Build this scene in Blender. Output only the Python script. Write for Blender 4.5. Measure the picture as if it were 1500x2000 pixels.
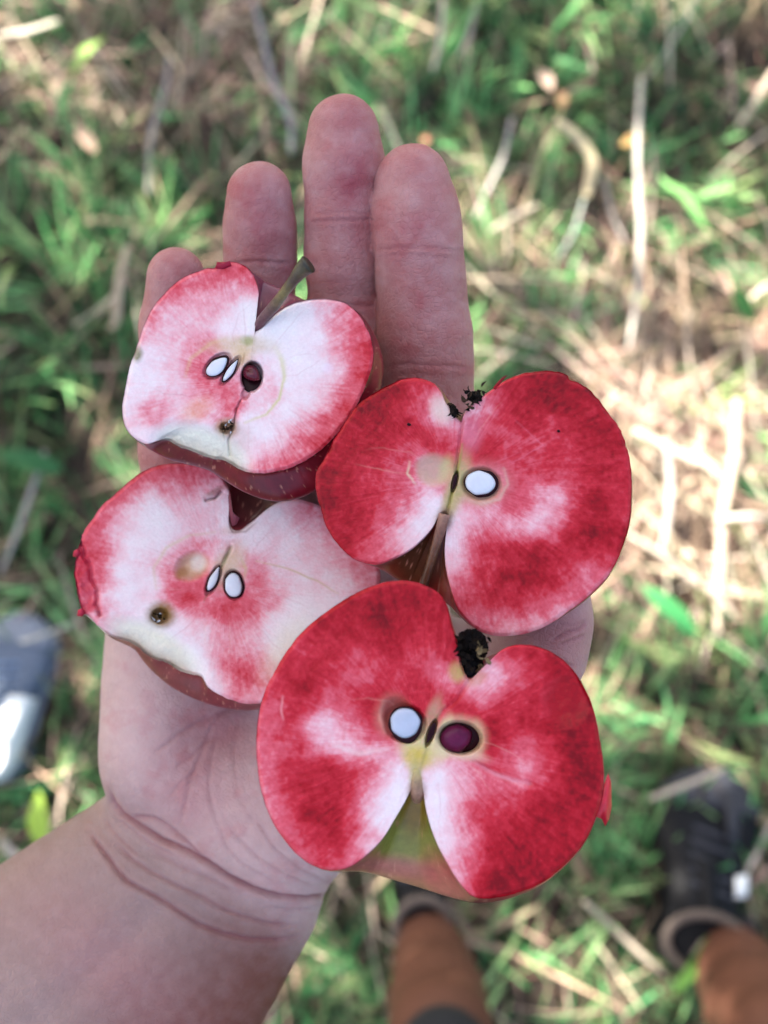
import bpy, math, random
import numpy as np
from mathutils import Vector, Matrix

for o in list(bpy.data.objects):
    bpy.data.objects.remove(o)
SC = bpy.context.scene
COL = SC.collection
random.seed(7)
RNG = np.random.default_rng(11)
PI = math.pi

# ------------------------------------------------------------------ camera, sky, sun, exposure
H = 1.55                      # eye height of the phone above the ground
PITCH = math.radians(15)      # tilt away from straight down
F = 1900.0                    # focal length in pixels of the 1500 x 2000 photograph
cam_d = bpy.data.cameras.new('camera')
cam = bpy.data.objects.new('camera', cam_d)
COL.objects.link(cam)
cam.location = (0, 0, H)
cam.rotation_euler = (PITCH, 0, 0)
cam_d.sensor_fit = 'VERTICAL'
cam_d.sensor_height = 36.0
cam_d.lens = 36.0 * F / 2000.0
cam_d.clip_start = 0.02
cam_d.clip_end = 400
cam_d.dof.use_dof = True
cam_d.dof.focus_distance = 0.226
cam_d.dof.aperture_fstop = 9.0
SC.camera = cam

SUN_DIR = Vector((-0.42, 0.50, 0.76)).normalized()      # towards the sun
world = bpy.data.worlds.new('World')
SC.world = world
world.use_nodes = True
wn = world.node_tree
for n in list(wn.nodes):
    wn.nodes.remove(n)
sky = wn.nodes.new('ShaderNodeTexSky')
sky.sky_type = 'NISHITA'
sky.sun_disc = False
sky.sun_elevation = math.asin(SUN_DIR.z)
sky.sun_rotation = math.atan2(SUN_DIR.x, SUN_DIR.y)
sky.air_density = 1.0
sky.dust_density = 5.0
sky.ozone_density = 0.4
bgn = wn.nodes.new('ShaderNodeBackground')
bgn.inputs['Strength'].default_value = 0.10
wo = wn.nodes.new('ShaderNodeOutputWorld')
wn.links.new(sky.outputs[0], bgn.inputs['Color'])
wn.links.new(bgn.outputs[0], wo.inputs['Surface'])
sun_d = bpy.data.lights.new('sun', 'SUN')
sun_d.energy = 5.0
sun_d.angle = math.radians(0.5)
sun_d.color = (1.0, 0.95, 0.87)
sun = bpy.data.objects.new('sun', sun_d)
COL.objects.link(sun)
sun.rotation_euler = SUN_DIR.to_track_quat('Z', 'Y').to_euler()
sun.location = (-3, 3, 6)

SC.view_settings.view_transform = 'Standard'
SC.view_settings.look = 'None'
SC.view_settings.gamma = 1.0
SC.view_settings.exposure = 2.38
SC.view_settings.use_curve_mapping = False
SC.cycles.use_denoising = True
SC.cycles.max_bounces = 6

# ------------------------------------------------------------------ helpers
CP, SP = math.cos(PITCH), math.sin(PITCH)


def c2w(P):
    """camera-aligned metres -> world"""
    P = np.asarray(P, dtype=np.float64)
    x, y, z = P[..., 0], P[..., 1], P[..., 2]
    return np.stack([x, CP * y - SP * z, H + SP * y + CP * z], -1)


def at(px, py, d):
    px, py, d = np.broadcast_arrays(np.asarray(px, float), np.asarray(py, float), np.asarray(d, float))
    return c2w(np.stack([(px - 750) / F * d, -(py - 1000) / F * d, -d], -1))


def camp(px, py, d):
    return np.array([(px - 750) / F * d, -(py - 1000) / F * d, -d])


def ground(px, py, z=0.0):
    Y = -(py - 1000) / F
    d = (H - z) / (CP - SP * Y)
    return at(px, py, d)


def w2px(P):
    P = np.asarray(P, float)
    x, y, z = P[..., 0], P[..., 1], P[..., 2] - H
    cy = CP * y + SP * z
    cz = -SP * y + CP * z
    return 750 + F * x / (-cz), 1000 - F * cy / (-cz)


def s2l(c):
    c = np.asarray(c, float) / 255.0
    return np.where(c <= 0.04045, c / 12.92, ((c + 0.055) / 1.055) ** 2.4)


def _hash(ix, iy, seed):
    n = (ix.astype(np.int64) * 374761393 + iy.astype(np.int64) * 668265263 + seed * 1442695041) & 0xFFFFFFFF
    n = ((n ^ (n >> 13)) * 1274126177) & 0xFFFFFFFF
    n = (n ^ (n >> 16)) & 0xFFFF
    return n / 65535.0


def vnoise(x, y, seed=0):
    xi, yi = np.floor(x), np.floor(y)
    fx, fy = x - xi, y - yi
    fx = fx * fx * (3 - 2 * fx)
    fy = fy * fy * (3 - 2 * fy)
    a, b = _hash(xi, yi, seed), _hash(xi + 1, yi, seed)
    c, d = _hash(xi, yi + 1, seed), _hash(xi + 1, yi + 1, seed)
    return (a + (b - a) * fx) * (1 - fy) + (c + (d - c) * fx) * fy


def fbm(x, y, scale, octv=4, seed=0):
    """about -1..1"""
    t = 0
    amp, tot = 1.0, 0.0
    for k in range(octv):
        t = t + amp * (vnoise(x / scale * 2 ** k + 17.3 * k, y / scale * 2 ** k - 9.1 * k, seed + k * 31) * 2 - 1)
        tot += amp
        amp *= 0.55
    return t / tot


def sstep(a, b, x):
    t = np.clip((x - a) / (b - a), 0, 1)
    return t * t * (3 - 2 * t)


def make_mesh(name, V, faces, cols=None, smooth=True, mat=None):
    """faces: (n,4) or (n,3) int array, or list of such arrays"""
    if not isinstance(faces, list):
        faces = [faces]
    faces = [np.asarray(f, dtype=np.int32) for f in faces if len(f)]
    me = bpy.data.meshes.new(name)
    V = np.ascontiguousarray(V, dtype=np.float32)
    me.vertices.add(len(V))
    me.vertices.foreach_set('co', V.ravel())
    nl = sum(f.size for f in faces)
    npoly = sum(len(f) for f in faces)
    me.loops.add(nl)
    me.polygons.add(npoly)
    me.loops.foreach_set('vertex_index', np.concatenate([f.ravel() for f in faces]))
    counts = np.concatenate([np.full(len(f), f.shape[1], dtype=np.int32) for f in faces])
    starts = np.concatenate([[0], np.cumsum(counts)[:-1]]).astype(np.int32)
    me.polygons.foreach_set('loop_start', starts)
    me.update(calc_edges=True)
    me.polygons.foreach_set('use_smooth', np.full(npoly, smooth, dtype=bool))
    if cols is not None:
        a = me.color_attributes.new('Col', 'FLOAT_COLOR', 'POINT')
        c4 = np.ones((len(V), 4), dtype=np.float32)
        c4[:, :3] = cols
        a.data.foreach_set('color', c4.ravel())
    if mat is not None:
        me.materials.append(mat)
    me.validate()
    return me


def obj(name, me, parent=None, origin=(0, 0, 0)):
    """me is in world metres; origin is subtracted"""
    o = bpy.data.objects.new(name, me)
    COL.objects.link(o)
    if parent is not None:
        o.parent = parent
        g = Vector((0, 0, 0))
        q = parent
        while q is not None:
            g += q.location
            q = q.parent
        me.transform(Matrix.Translation(-g))
    else:
        me.transform(Matrix.Translation(-Vector(origin)))
        o.location = origin
    return o


def thing(name, loc, label, cat, group=None):
    o = bpy.data.objects.new(name, None)
    o.empty_display_size = 0.02
    COL.objects.link(o)
    o.location = tuple(float(v) for v in loc)
    tag(o, label, cat, group)
    return o


def tag(o, label=None, cat=None, group=None, kind=None):
    if label: o['label'] = label
    if cat: o['category'] = cat
    if group: o['group'] = group
    if kind: o['kind'] = kind
    return o


# ------------------------------------------------------------------ materials
def new_mat(name):
    m = bpy.data.materials.new(name)
    m.use_nodes = True
    nt = m.node_tree
    b = nt.nodes['Principled BSDF']
    return m, nt, b


def mat_col(name, rough=0.5, sss=0.0, sss_rad=(1, .3, .2), sss_scale=0.002, noise=0.0, nscale=600,
            bump=0.0, bscale=900, bdist=0.0002, coat=0.0, spec=0.5, detail=4, trans=0.0, base=None, wave=None):
    """colour attribute (or base) x fine procedural variation, with procedural bump"""
    m, nt, b = new_mat(name)
    N, L = nt.nodes, nt.links
    if base is None:
        a = N.new('ShaderNodeAttribute'); a.attribute_name = 'Col'
        src = a.outputs['Color']
    else:
        a = N.new('ShaderNodeRGB'); a.outputs[0].default_value = (*base, 1)
        src = a.outputs[0]
    tc = N.new('ShaderNodeTexCoord')
    if noise > 0:
        nz = N.new('ShaderNodeTexNoise'); nz.inputs['Scale'].default_value = nscale
        nz.inputs['Detail'].default_value = detail; nz.inputs['Roughness'].default_value = 0.65
        L.new(tc.outputs['Object'], nz.inputs['Vector'])
        mr = N.new('ShaderNodeMapRange')
        mr.inputs['From Min'].default_value = 0.25; mr.inputs['From Max'].default_value = 0.75
        mr.inputs['To Min'].default_value = 1 - noise; mr.inputs['To Max'].default_value = 1 + noise
        L.new(nz.outputs['Fac'], mr.inputs['Value'])
        mx = N.new('ShaderNodeVectorMath'); mx.operation = 'SCALE'
        L.new(src, mx.inputs[0]); L.new(mr.outputs[0], mx.inputs['Scale'])
        src = mx.outputs[0]
    L.new(src, b.inputs['Base Color'])
    b.inputs['Roughness'].default_value = rough
    b.inputs['Specular IOR Level'].default_value = spec
    if sss > 0:
        b.inputs['Subsurface Weight'].default_value = sss
        b.inputs['Subsurface Radius'].default_value = sss_rad
        b.inputs['Subsurface Scale'].default_value = sss_scale
    if coat > 0:
        b.inputs['Coat Weight'].default_value = coat
        b.inputs['Coat Roughness'].default_value = 0.25
    if bump > 0:
        nb = N.new('ShaderNodeTexNoise'); nb.inputs['Scale'].default_value = bscale
        nb.inputs['Detail'].default_value = 5
        L.new(tc.outputs['Object'], nb.inputs['Vector'])
        bp = N.new('ShaderNodeBump'); bp.inputs['Strength'].default_value = bump
        bp.inputs['Distance'].default_value = bdist
        hsrc = nb.outputs['Fac']
        if wave:
            wv = N.new('ShaderNodeTexVoronoi'); wv.inputs['Scale'].default_value = wave
            wv.feature = 'DISTANCE_TO_EDGE'
            L.new(tc.outputs['Object'], wv.inputs['Vector'])
            ad = N.new('ShaderNodeMath'); ad.operation = 'ADD'
            mn = N.new('ShaderNodeMath'); mn.operation = 'MINIMUM'; mn.inputs[1].default_value = 0.12
            L.new(wv.outputs['Distance'], mn.inputs[0])
            ml = N.new('ShaderNodeMath'); ml.operation = 'MULTIPLY'; ml.inputs[1].default_value = 3.5
            L.new(mn.outputs[0], ml.inputs[0])
            L.new(ml.outputs[0], ad.inputs[0]); L.new(nb.outputs['Fac'], ad.inputs[1])
            hsrc = ad.outputs[0]
        L.new(hsrc, bp.inputs['Height'])
        L.new(bp.outputs[0], b.inputs['Normal'])
    return m


M_flesh = mat_col('apple_flesh', rough=0.36, sss=0.22, sss_rad=(1, .45, .4), sss_scale=0.0016, noise=0.06, nscale=1500,
                  bump=0.6, bscale=1700, bdist=0.00022, spec=0.2)
M_skin = mat_col('apple_skin', rough=0.28, noise=0.22, nscale=420, bump=0.2, bscale=300, bdist=0.0002, coat=0.12, spec=.35)
M_coat = mat_col('seed_coat', rough=0.3, spec=.12, base=tuple(s2l([38, 8, 16])), noise=0.3, nscale=900, bump=.3, bscale=900)
M_kernel = mat_col('seed_kernel', rough=0.3, spec=.25, base=tuple(s2l([206, 208, 216])), sss=0.2, noise=0.05, nscale=700, bump=.2, bscale=900)
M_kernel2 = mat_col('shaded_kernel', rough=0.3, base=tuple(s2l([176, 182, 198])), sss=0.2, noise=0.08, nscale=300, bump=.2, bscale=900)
M_darkseed = mat_col('whole_seed', rough=0.2, spec=.25, base=tuple(s2l([88, 14, 34])), noise=0.35, nscale=500, bump=.3, bscale=700, coat=.4)
M_debris = mat_col('dried_calyx', rough=0.8, noise=0.4, nscale=1500, bump=0.8, bscale=1500, bdist=.0004, spec=.08)
M_stem = mat_col('apple_stem', rough=0.38, noise=0.35, nscale=700, bump=0.7, bscale=900, bdist=0.0004)
M_hand = mat_col('hand_skin', rough=0.5, sss=0.30, sss_rad=(1, .35, .22), sss_scale=0.0035, noise=0.045, nscale=420,
                 bump=0.6, bscale=700, bdist=0.0004, spec=0.2, wave=700)
M_legskin = mat_col('leg_skin', rough=0.55, noise=0.06, nscale=8, bump=.1, bscale=200,
                    bdist=.001, spec=.2, base=tuple(s2l([92, 59, 46])))
M_blackcloth = mat_col('black_cloth', rough=0.9, base=(0.008, 0.008, 0.010), noise=.3, nscale=300, bump=.5, bscale=900, bdist=.0006)
M_grass = mat_col('grass_blade', rough=0.45, noise=0.18, nscale=90, bump=.3, bscale=200, bdist=.0006, spec=.2)
M_straw = mat_col('straw', rough=0.55, noise=0.18, nscale=120, bump=.3, bscale=200, bdist=.0006, spec=.2)

for m_ in (M_grass, M_straw):
    nt_ = m_.node_tree
    pb = nt_.nodes['Principled BSDF']
    tr_ = nt_.nodes.new('ShaderNodeBsdfTranslucent')
    mxs = nt_.nodes.new('ShaderNodeMixShader')
    mxs.inputs[0].default_value = .38 if m_ is M_grass else .18
    nt_.links.new(pb.inputs['Base Color'].links[0].from_socket, tr_.inputs['Color'])
    nt_.links.new(pb.outputs[0], mxs.inputs[1]); nt_.links.new(tr_.outputs[0], mxs.inputs[2])
    nt_.links.new(mxs.outputs[0], nt_.nodes['Material Output'].inputs['Surface'])
m, nt, b = new_mat('soil')
N, L = nt.nodes, nt.links
tc = N.new('ShaderNodeTexCoord')
nz = N.new('ShaderNodeTexNoise'); nz.inputs['Scale'].default_value = 14; nz.inputs['Detail'].default_value = 9
cr = N.new('ShaderNodeValToRGB')
cr.color_ramp.elements[0].position = .3; cr.color_ramp.elements[0].color = (.014, .010, .008, 1)
cr.color_ramp.elements[1].position = .75; cr.color_ramp.elements[1].color = (.11, .08, .06, 1)
e = cr.color_ramp.elements.new(.52); e.color = (.022, .018, .013, 1)
L.new(tc.outputs['Object'], nz.inputs['Vector']); L.new(nz.outputs['Fac'], cr.inputs['Fac']); L.new(cr.outputs[0], b.inputs['Base Color'])
bp = N.new('ShaderNodeBump'); bp.inputs['Distance'].default_value = .02
L.new(nz.outputs['Fac'], bp.inputs['Height']); L.new(bp.outputs[0], b.inputs['Normal'])
b.inputs['Roughness'].default_value = .95
M_soil = m

# ------------------------------------------------------------------ the ground sheet
n = 161
g = np.linspace(-1, 1, n)
g = np.sign(g) * (np.abs(g) ** 2.6) * 60
X, Y = np.meshgrid(g, g)
Z = 0.012 * fbm(X, Y, .35, 4, 3) * (np.hypot(X, Y) < 6) + .05 * fbm(X, Y, 5, 2, 8) * sstep(2, 6, np.hypot(X, Y))
V = np.stack([X, Y, Z], -1).reshape(-1, 3)
idx = np.arange(n * n).reshape(n, n)
Fq = np.stack([idx[:-1, :-1], idx[:-1, 1:], idx[1:, 1:], idx[1:, :-1]], -1).reshape(-1, 4)
tag(obj('ground', make_mesh('ground', V, Fq, mat=M_soil)), 'dark soil under the orchard grass', None, None, 'structure')


# ------------------------------------------------------------------ blades
def blades(name, base, length, width, azim, lean, curve, cols, mat, seg=3, z0=0.0, tipcol=None):
    """base (n,2|3), ribbons that rise and bend over; cols (n,3)"""
    nb = len(base)
    if base.shape[1] == 2:
        base = np.column_stack([base, np.full(nb, z0)])
    s = np.linspace(0, 1, seg + 1)
    dirx, diry = np.cos(azim), np.sin(azim)
    # integrate the lean angle along the blade
    P = np.zeros((nb, seg + 1, 3))
    P[:, 0] = base
    wig = RNG.uniform(-.5, .5, nb)
    for k in range(1, seg + 1):
        a = np.clip(lean + curve * (s[k] - .5 / seg), 0.0, 1.75)
        az = azim + wig * s[k]
        st = length / seg
        P[:, k, 0] = P[:, k - 1, 0] + np.cos(az) * np.sin(a) * st
        P[:, k, 1] = P[:, k - 1, 1] + np.sin(az) * np.sin(a) * st
        P[:, k, 2] = np.maximum(P[:, k - 1, 2] + np.cos(a) * st, .004)
    tw = azim + PI / 2 + RNG.uniform(-.6, .6, nb)
    side = np.stack([np.cos(tw), np.sin(tw), RNG.uniform(-.25, .25, nb)], -1)
    wprof = np.array([.75, 1, .8, .12]) if seg == 3 else np.interp(s, [0, .3, .75, 1], [.8, 1, .8, .15])
    W = width[:, None] * wprof[None, :] * .5
    A = P - side[:, None, :] * W[..., None]
    B = P + side[:, None, :] * W[..., None]
    V = np.stack([A, B], 2).reshape(nb, (seg + 1) * 2, 3)
    nv = (seg + 1) * 2
    q = np.array([[2 * k, 2 * k + 1, 2 * k + 3, 2 * k + 2] for k in range(seg)])
    Fq = (q[None] + (np.arange(nb) * nv)[:, None, None]).reshape(-1, 4)
    C = np.repeat(cols[:, None, :], nv, 1)
    if tipcol is not None:
        t = np.repeat(s, 2)[None, :, None] ** 2 * RNG.uniform(0, 1, (nb, 1, 1)) ** 2
        C = C * (1 - t) + np.asarray(tipcol) * t
    return make_mesh(name, V.reshape(-1, 3), Fq, C.reshape(-1, 3), mat=mat)


# how dry the sward is, painted as soft patches in pixels of the photograph (straw right of centre, top left brown)
DRY = [(1330, 950, 330, 1.15), (1250, 700, 230, .9), (1470, 720, 260, .95), (1080, 560, 170, .7), (960, 420, 110, .6), (150, 260, 230, .55), (430, 120, 260, .8), (600, 260, 150, .5),
       (1050, 430, 130, .6), (1330, 420, 180, .35), (120, 1480, 150, .5), (650, 1900, 180, .45), (1150, 1950, 160, .6),
       (100, 1050, 150, .35), (1350, 1420, 100, .4), (960, 1880, 150, .5), (1200, 80, 150, .4)]


# greener patches: x, y, rx, ry, how much
LUSH = [(1280, 1330, 190, 150, .45), (1200, 1950, 300, 90, .3), (120, 800, 200, 330, .3), (230, 430, 200, 130, .25), (780, 90, 260, 130, .3), (1110, 200, 150, 170, .25),
        (1420, 420, 130, 130, .3), (600, 1850, 110, 110, .3), (960, 330, 60, 90, .3), (100, 1580, 130, 90, .25), (1200, 1560, 120, 90, .35)]


def dryness(x, y):
    px, py = w2px(np.stack([x, y, np.full_like(x, .04)], -1))
    v = np.full_like(x, .36)
    for cx, cy, r, a in DRY:
        v = np.maximum(v, a * np.exp(-((px - cx) ** 2 + (py - cy) ** 2) / r ** 2))
    for cx, cy, rx, ry, a in LUSH:
        v = v - a * np.exp(-((px - cx) / rx) ** 2 - ((py - cy) / ry) ** 2)
    return np.clip(v + .38 * fbm(x, y, .10, 3, 5), 0, 1)


def scatter(nn, x0, x1, y0, y1):
    return np.column_stack([RNG.uniform(x0, x1, nn), RNG.uniform(y0, y1, nn)])


def mixcols(nn, pal, w=None):
    pal = np.array(pal, float)
    i = RNG.choice(len(pal), nn, p=w)
    c = pal[i] * RNG.uniform(.75, 1.3, (nn, 1))
    return np.clip(c * RNG.uniform(.92, 1.08, (nn, 3)), 0, .8)


GREEN = [(.035, .15, .05), (.07, .26, .09), (.15, .46, .17), (.27, .58, .22), (.015, .07, .03), (.44, .64, .26)]
STRAW = [(.46, .35, .25), (.36, .26, .18), (.56, .46, .35), (.25, .17, .12), (.40, .26, .19)]
BROWN = [(.05, .032, .022), (.09, .055, .038), (.03, .02, .015), (.15, .10, .07)]


def grass_field(x0, x1, y0, y1):
    # lying dead litter: fine thatch below, broad straw on top
    V_ = []
    for nn, wlo, whi, llo, lhi, zz in ((26000, .0012, .0035, .05, .18, .012), (15000, .0022, .0065, .08, .28, .05), (1500, .006, .011, .06, .16, .05)):
        p = scatter(nn, x0, x1, y0, y1)
        dr = dryness(p[:, 0], p[:, 1])
        keep = RNG.uniform(0, 1, nn) < (.12 + .95 * dr ** 1.3)
        p, dr = p[keep], dr[keep]
        k = len(p)
        c = np.where((RNG.uniform(0, 1, k) < (.35 if zz < .02 else 1.0) * (.10 + .70 * dr))[:, None], mixcols(k, STRAW), mixcols(k, BROWN))
        V_.append((np.column_stack([p, RNG.uniform(.004, zz, k)]), RNG.uniform(llo, lhi, k), RNG.uniform(wlo, whi, k),
                   RNG.normal(PI / 2, .85, k) + PI * RNG.integers(0, 2, k), RNG.uniform(1.15, 1.6, k), RNG.uniform(-.1, .3, k), c))
    cat_ = [np.concatenate([v[i] for v in V_]) for i in range(7)]
    o1 = obj('dry_litter', blades('litter', *cat_, M_straw))
    # living grass in tufts: the blades of a tuft share a lean and a tone
    V_ = []
    for nt_, per, wlo, whi, llo, lhi, dark in ((5200, 7, .002, .005, .04, .11, .16), (3000, 6, .0035, .0085, .07, .18, 1.0)):  # short undergrowth blades darkened to paint the shade between tufts
        tp = scatter(nt_, x0, x1, y0, y1)
        dr = dryness(tp[:, 0], tp[:, 1])
        dens = fbm(tp[:, 0], tp[:, 1], .16, 3, 21)
        keep = (RNG.uniform(0, 1, nt_) < np.clip(1.1 - 1.15 * dr, .05, 1)) & (dens + RNG.uniform(-.5, .5, nt_) > -.25)
        tp = tp[keep]
        k0 = len(tp)
        taz = RNG.normal(-PI / 2, 1.0, k0) + PI * RNG.integers(0, 2, k0)
        tl = RNG.uniform(.25, 1.25, k0)
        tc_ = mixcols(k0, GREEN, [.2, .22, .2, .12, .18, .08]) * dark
        i = np.repeat(np.arange(k0), per)
        k = len(i)
        p = tp[i] + RNG.normal(0, .012, (k, 2))
        V_.append((np.column_stack([p, np.zeros(k)]), RNG.uniform(llo, lhi, k), RNG.uniform(wlo, whi, k), taz[i] + RNG.normal(0, .35, k),
                   np.clip(tl[i] + RNG.normal(0, .2, k), .1, 1.4), RNG.uniform(.2, .9, k), tc_[i] * RNG.uniform(.75, 1.3, (k, 1))))
    cat_ = [np.concatenate([v[i] for v in V_]) for i in range(7)]
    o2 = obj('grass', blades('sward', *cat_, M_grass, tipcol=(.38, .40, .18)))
    return o1, o2


a, b_ = grass_field(-1.05, 1.15, -.75, 1.55)
tag(a, 'pale and brown dead grass lying flat between the green blades', None, None, 'stuff')
tag(b_, 'green orchard grass blades growing under the hand', None, None, 'stuff')
# farther sward, for views from the side
pf = scatter(52000, -4, 4, -3.5, 4.8)
out = ~((pf[:, 0] > -1.0) & (pf[:, 0] < 1.1) & (pf[:, 1] > -.7) & (pf[:, 1] < 1.5))
pf = pf[out]
k = len(pf)
cf = np.where((RNG.uniform(0, 1, k) < .65)[:, None], mixcols(k, GREEN), mixcols(k, STRAW))
tag(obj('far_grass', blades('far_grass', pf, RNG.uniform(.08, .22, k), RNG.uniform(.005, .011, k), RNG.uniform(0, 2 * PI, k),
                            RNG.uniform(.2, 1.2, k), RNG.uniform(.2, 1.0, k), cf, M_grass)),
    'grass farther out around the standing people', None, None, 'stuff')


# ------------------------------------------------------------------ single stalks and leaves one can tell apart
def tube(name, pts, rad, mat, cols, nside=8, flat=1.0):
    """tube through world points; rad per point; cols (3,) or (n,3); flat squashes it vertically"""
    pts = np.asarray(pts, float)
    t = np.linspace(0, 1, len(pts))
    m_ = max(len(pts) * 5, 10)
    tt = np.linspace(0, 1, m_)
    # Catmull-like smoothing through cubic resampling
    P = np.stack([np.interp(tt, t, pts[:, i]) for i in range(3)], -1)
    for _ in range(6):
        P[1:-1] = .25 * P[:-2] + .5 * P[1:-1] + .25 * P[2:]
    R = np.interp(tt, t, np.broadcast_to(rad, len(pts)))
    T = np.gradient(P, axis=0)
    T /= np.linalg.norm(T, axis=1)[:, None] + 1e-12
    up = np.array([0, 0, 1.0])
    A = np.cross(T, up)
    bad = np.linalg.norm(A, axis=1) < .05
    A[bad] = np.cross(T[bad], [1.0, 0, 0])
    A /= np.linalg.norm(A, axis=1)[:, None]
    B = np.cross(A, T)
    th = np.linspace(0, 2 * PI, nside, endpoint=False)
    V = P[:, None] + R[:, None, None] * (np.cos(th)[None, :, None] * A[:, None] + flat * np.sin(th)[None, :, None] * B[:, None])
    V = V.reshape(-1, 3)
    i = np.arange(m_ - 1)[:, None] * nside
    j = np.arange(nside)[None]
    jn = (j + 1) % nside
    q = np.stack([i + j, i + jn, i + nside + jn, i + nside + j], -1).reshape(-1, 4)
    V = np.vstack([V, P[0], P[-1]])
    c0, c1 = len(V) - 2, len(V) - 1
    jj = np.arange(nside)
    t1 = np.stack([np.full(nside, c0), (jj + 1) % nside, jj], -1)
    bse = (m_ - 1) * nside
    t2 = np.stack([np.full(nside, c1), bse + jj, bse + (jj + 1) % nside], -1)
    cols = np.asarray(cols, float)
    if cols.ndim == 2:
        C = np.stack([np.interp(tt, t, cols[:, i]) for i in range(3)], -1)
        C = np.repeat(C[:, None], nside, 1).reshape(-1, 3)
        C = np.vstack([C, cols[0], cols[-1]])
    else:
        C = np.tile(cols, (len(V), 1))
    return make_mesh(name, V, [q, np.vstack([t1, t2])], C, mat=mat)


STALKS = [
    # px points, half width px, height above ground start/end, colour, label
    ([(1252, 150), (1250, 300), (1245, 460), (1238, 560), (1228, 680)], 9, .16, .10, (.52, .47, .40), 'long pale upright grass stalk crossing the grass right of the index finger'),
    ([(1085, 235), (1125, 265), (1158, 300), (1162, 345), (1145, 385)], 15, .14, .11, (.68, .56, .34), 'broad curled cream straw leaf arching above the pale stalks at upper right'),
    ([(1140, 390), (1115, 450), (1093, 500)], 7, .11, .06, (.42, .45, .38), 'thin grey-green stem running down from the curled cream leaf'),
    ([(1180, 345), (1200, 410), (1222, 475)], 7, .11, .08, (.44, .38, .33), 'short grey stalk leaning right from beneath the curled cream leaf'),
    ([(1125, 415), (1180, 445), (1225, 470), (1320, 510)], 7, .07, .05, (.44, .27, .22), 'reddish dry stalk lying across the base of the tall pale stalk'),
    ([(1000, 230), (980, 300), (955, 370), (925, 430)], 7, .12, .06, (.50, .45, .40), 'pale grass stalk leaning down towards the index finger'),
    ([(960, 450), (1000, 425), (1050, 400)], 8, .08, .06, (.56, .48, .38), 'short straw piece slanting up right of the index finger'),
    ([(330, 110), (325, 170), (295, 240), (285, 310), (290, 380)], 9, .13, .08, (.34, .29, .26), 'grey forked stalk standing in the brown grass left of the ring finger'),
    ([(495, 0), (520, 70), (540, 150), (562, 235), (568, 300)], 9, .14, .08, (.30, .27, .28), 'long grey stalk running down from the top edge beside the middle finger'),
    ([(0, 68), (50, 58), (115, 40)], 11, .12, .10, (.60, .53, .42), 'pale straw piece at the top left corner'),
    ([(250, 480), (235, 540), (220, 610), (213, 640)], 12, .14, .08, (.52, .40, .28), 'tan dry leaf blade pointing down left of the little finger'),
    ([(88, 880), (60, 960), (25, 1050), (0, 1120)], 8, .13, .10, (.36, .33, .30), 'grey straight stalk slanting across the dark grass at the left edge'),
    ([(865, 0), (858, 70), (845, 140)], 8, .12, .09, (.52, .45, .38), 'pale stalk hanging from the top edge above the index finger'),
    ([(930, 0), (915, 60), (895, 110)], 7, .12, .09, (.46, .40, .34), 'second pale stalk at the top edge, right of the first'),
    ([(1240, 840), (1330, 880), (1400, 925), (1420, 990)], 11, .11, .06, (.66, .55, .42), 'broad bent straw on the sunny patch right of the red apple half'),
    ([(1230, 1045), (1290, 1080), (1350, 1120), (1400, 1160), (1440, 1210)], 9, .12, .06, (.58, .48, .37), 'long straw slanting down right below the sunny patch'),
    ([(1440, 780), (1430, 900), (1420, 1010), (1410, 1100), (1400, 1250)], 12, .12, .06, (.58, .46, .34), 'wide straw band running down the sunny patch near the right edge'),
    ([(1500, 1010), (1450, 1012), (1400, 1015)], 9, .10, .10, (.70, .60, .48), 'short bright straw lying level at the right edge'),
    ([(1300, 860), (1302, 930), (1296, 1010), (1290, 1080)], 9, .13, .08, (.56, .48, .42), 'upright pale stalk just right of the red apple half'),
    ([(1140, 1760), (1190, 1800), (1250, 1860), (1300, 1905)], 8, .12, .05, (.50, .42, .32), 'straw slanting between the two bare legs'),
    ([(1270, 1560), (1340, 1530), (1420, 1500)], 8, .15, .12, (.50, .42, .33), 'straw lying across the toe of the dark shoe'),
    ([(0, 1640), (40, 1665), (80, 1710)], 11, .10, .08, (.48, .40, .34), 'thick pinkish straw at the left edge above the forearm'),
    ([(900, 545), (980, 548), (1060, 546), (1110, 548)], 4, .12, .12, (.52, .40, .28), 'thin brown stem lying level right of the index finger'),
    ([(40, 1255), (95, 1235), (150, 1215)], 6, .18, .15, (.44, .42, .36), 'thin straw lying over the toe of the blue-grey shoe'),
]
for pts, hw, h0, h1, c, lab in STALKS:
    hs = np.linspace(h0, h1, len(pts))
    W = np.array([ground(x, y, z) for (x, y), z in zip(pts, hs)])
    W[1:-1] += RNG.normal(0, .006, W[1:-1].shape)
    dd = np.array([H / 1.0] * len(pts))
    r = hw * (1.15 if hw > 9 else 1.0) / F
    rr = np.full(len(pts), r); rr[-1] *= .6; rr[0] *= .75
    me = tube('dry_stalk', W, rr, M_straw, c, 8, .35 if hw > 9 else .8)
    tag(obj('dry_stalk', me, None, tuple(W.mean(0))), lab, 'dry stalk', 'dry stalks lying in the grass')


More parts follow.
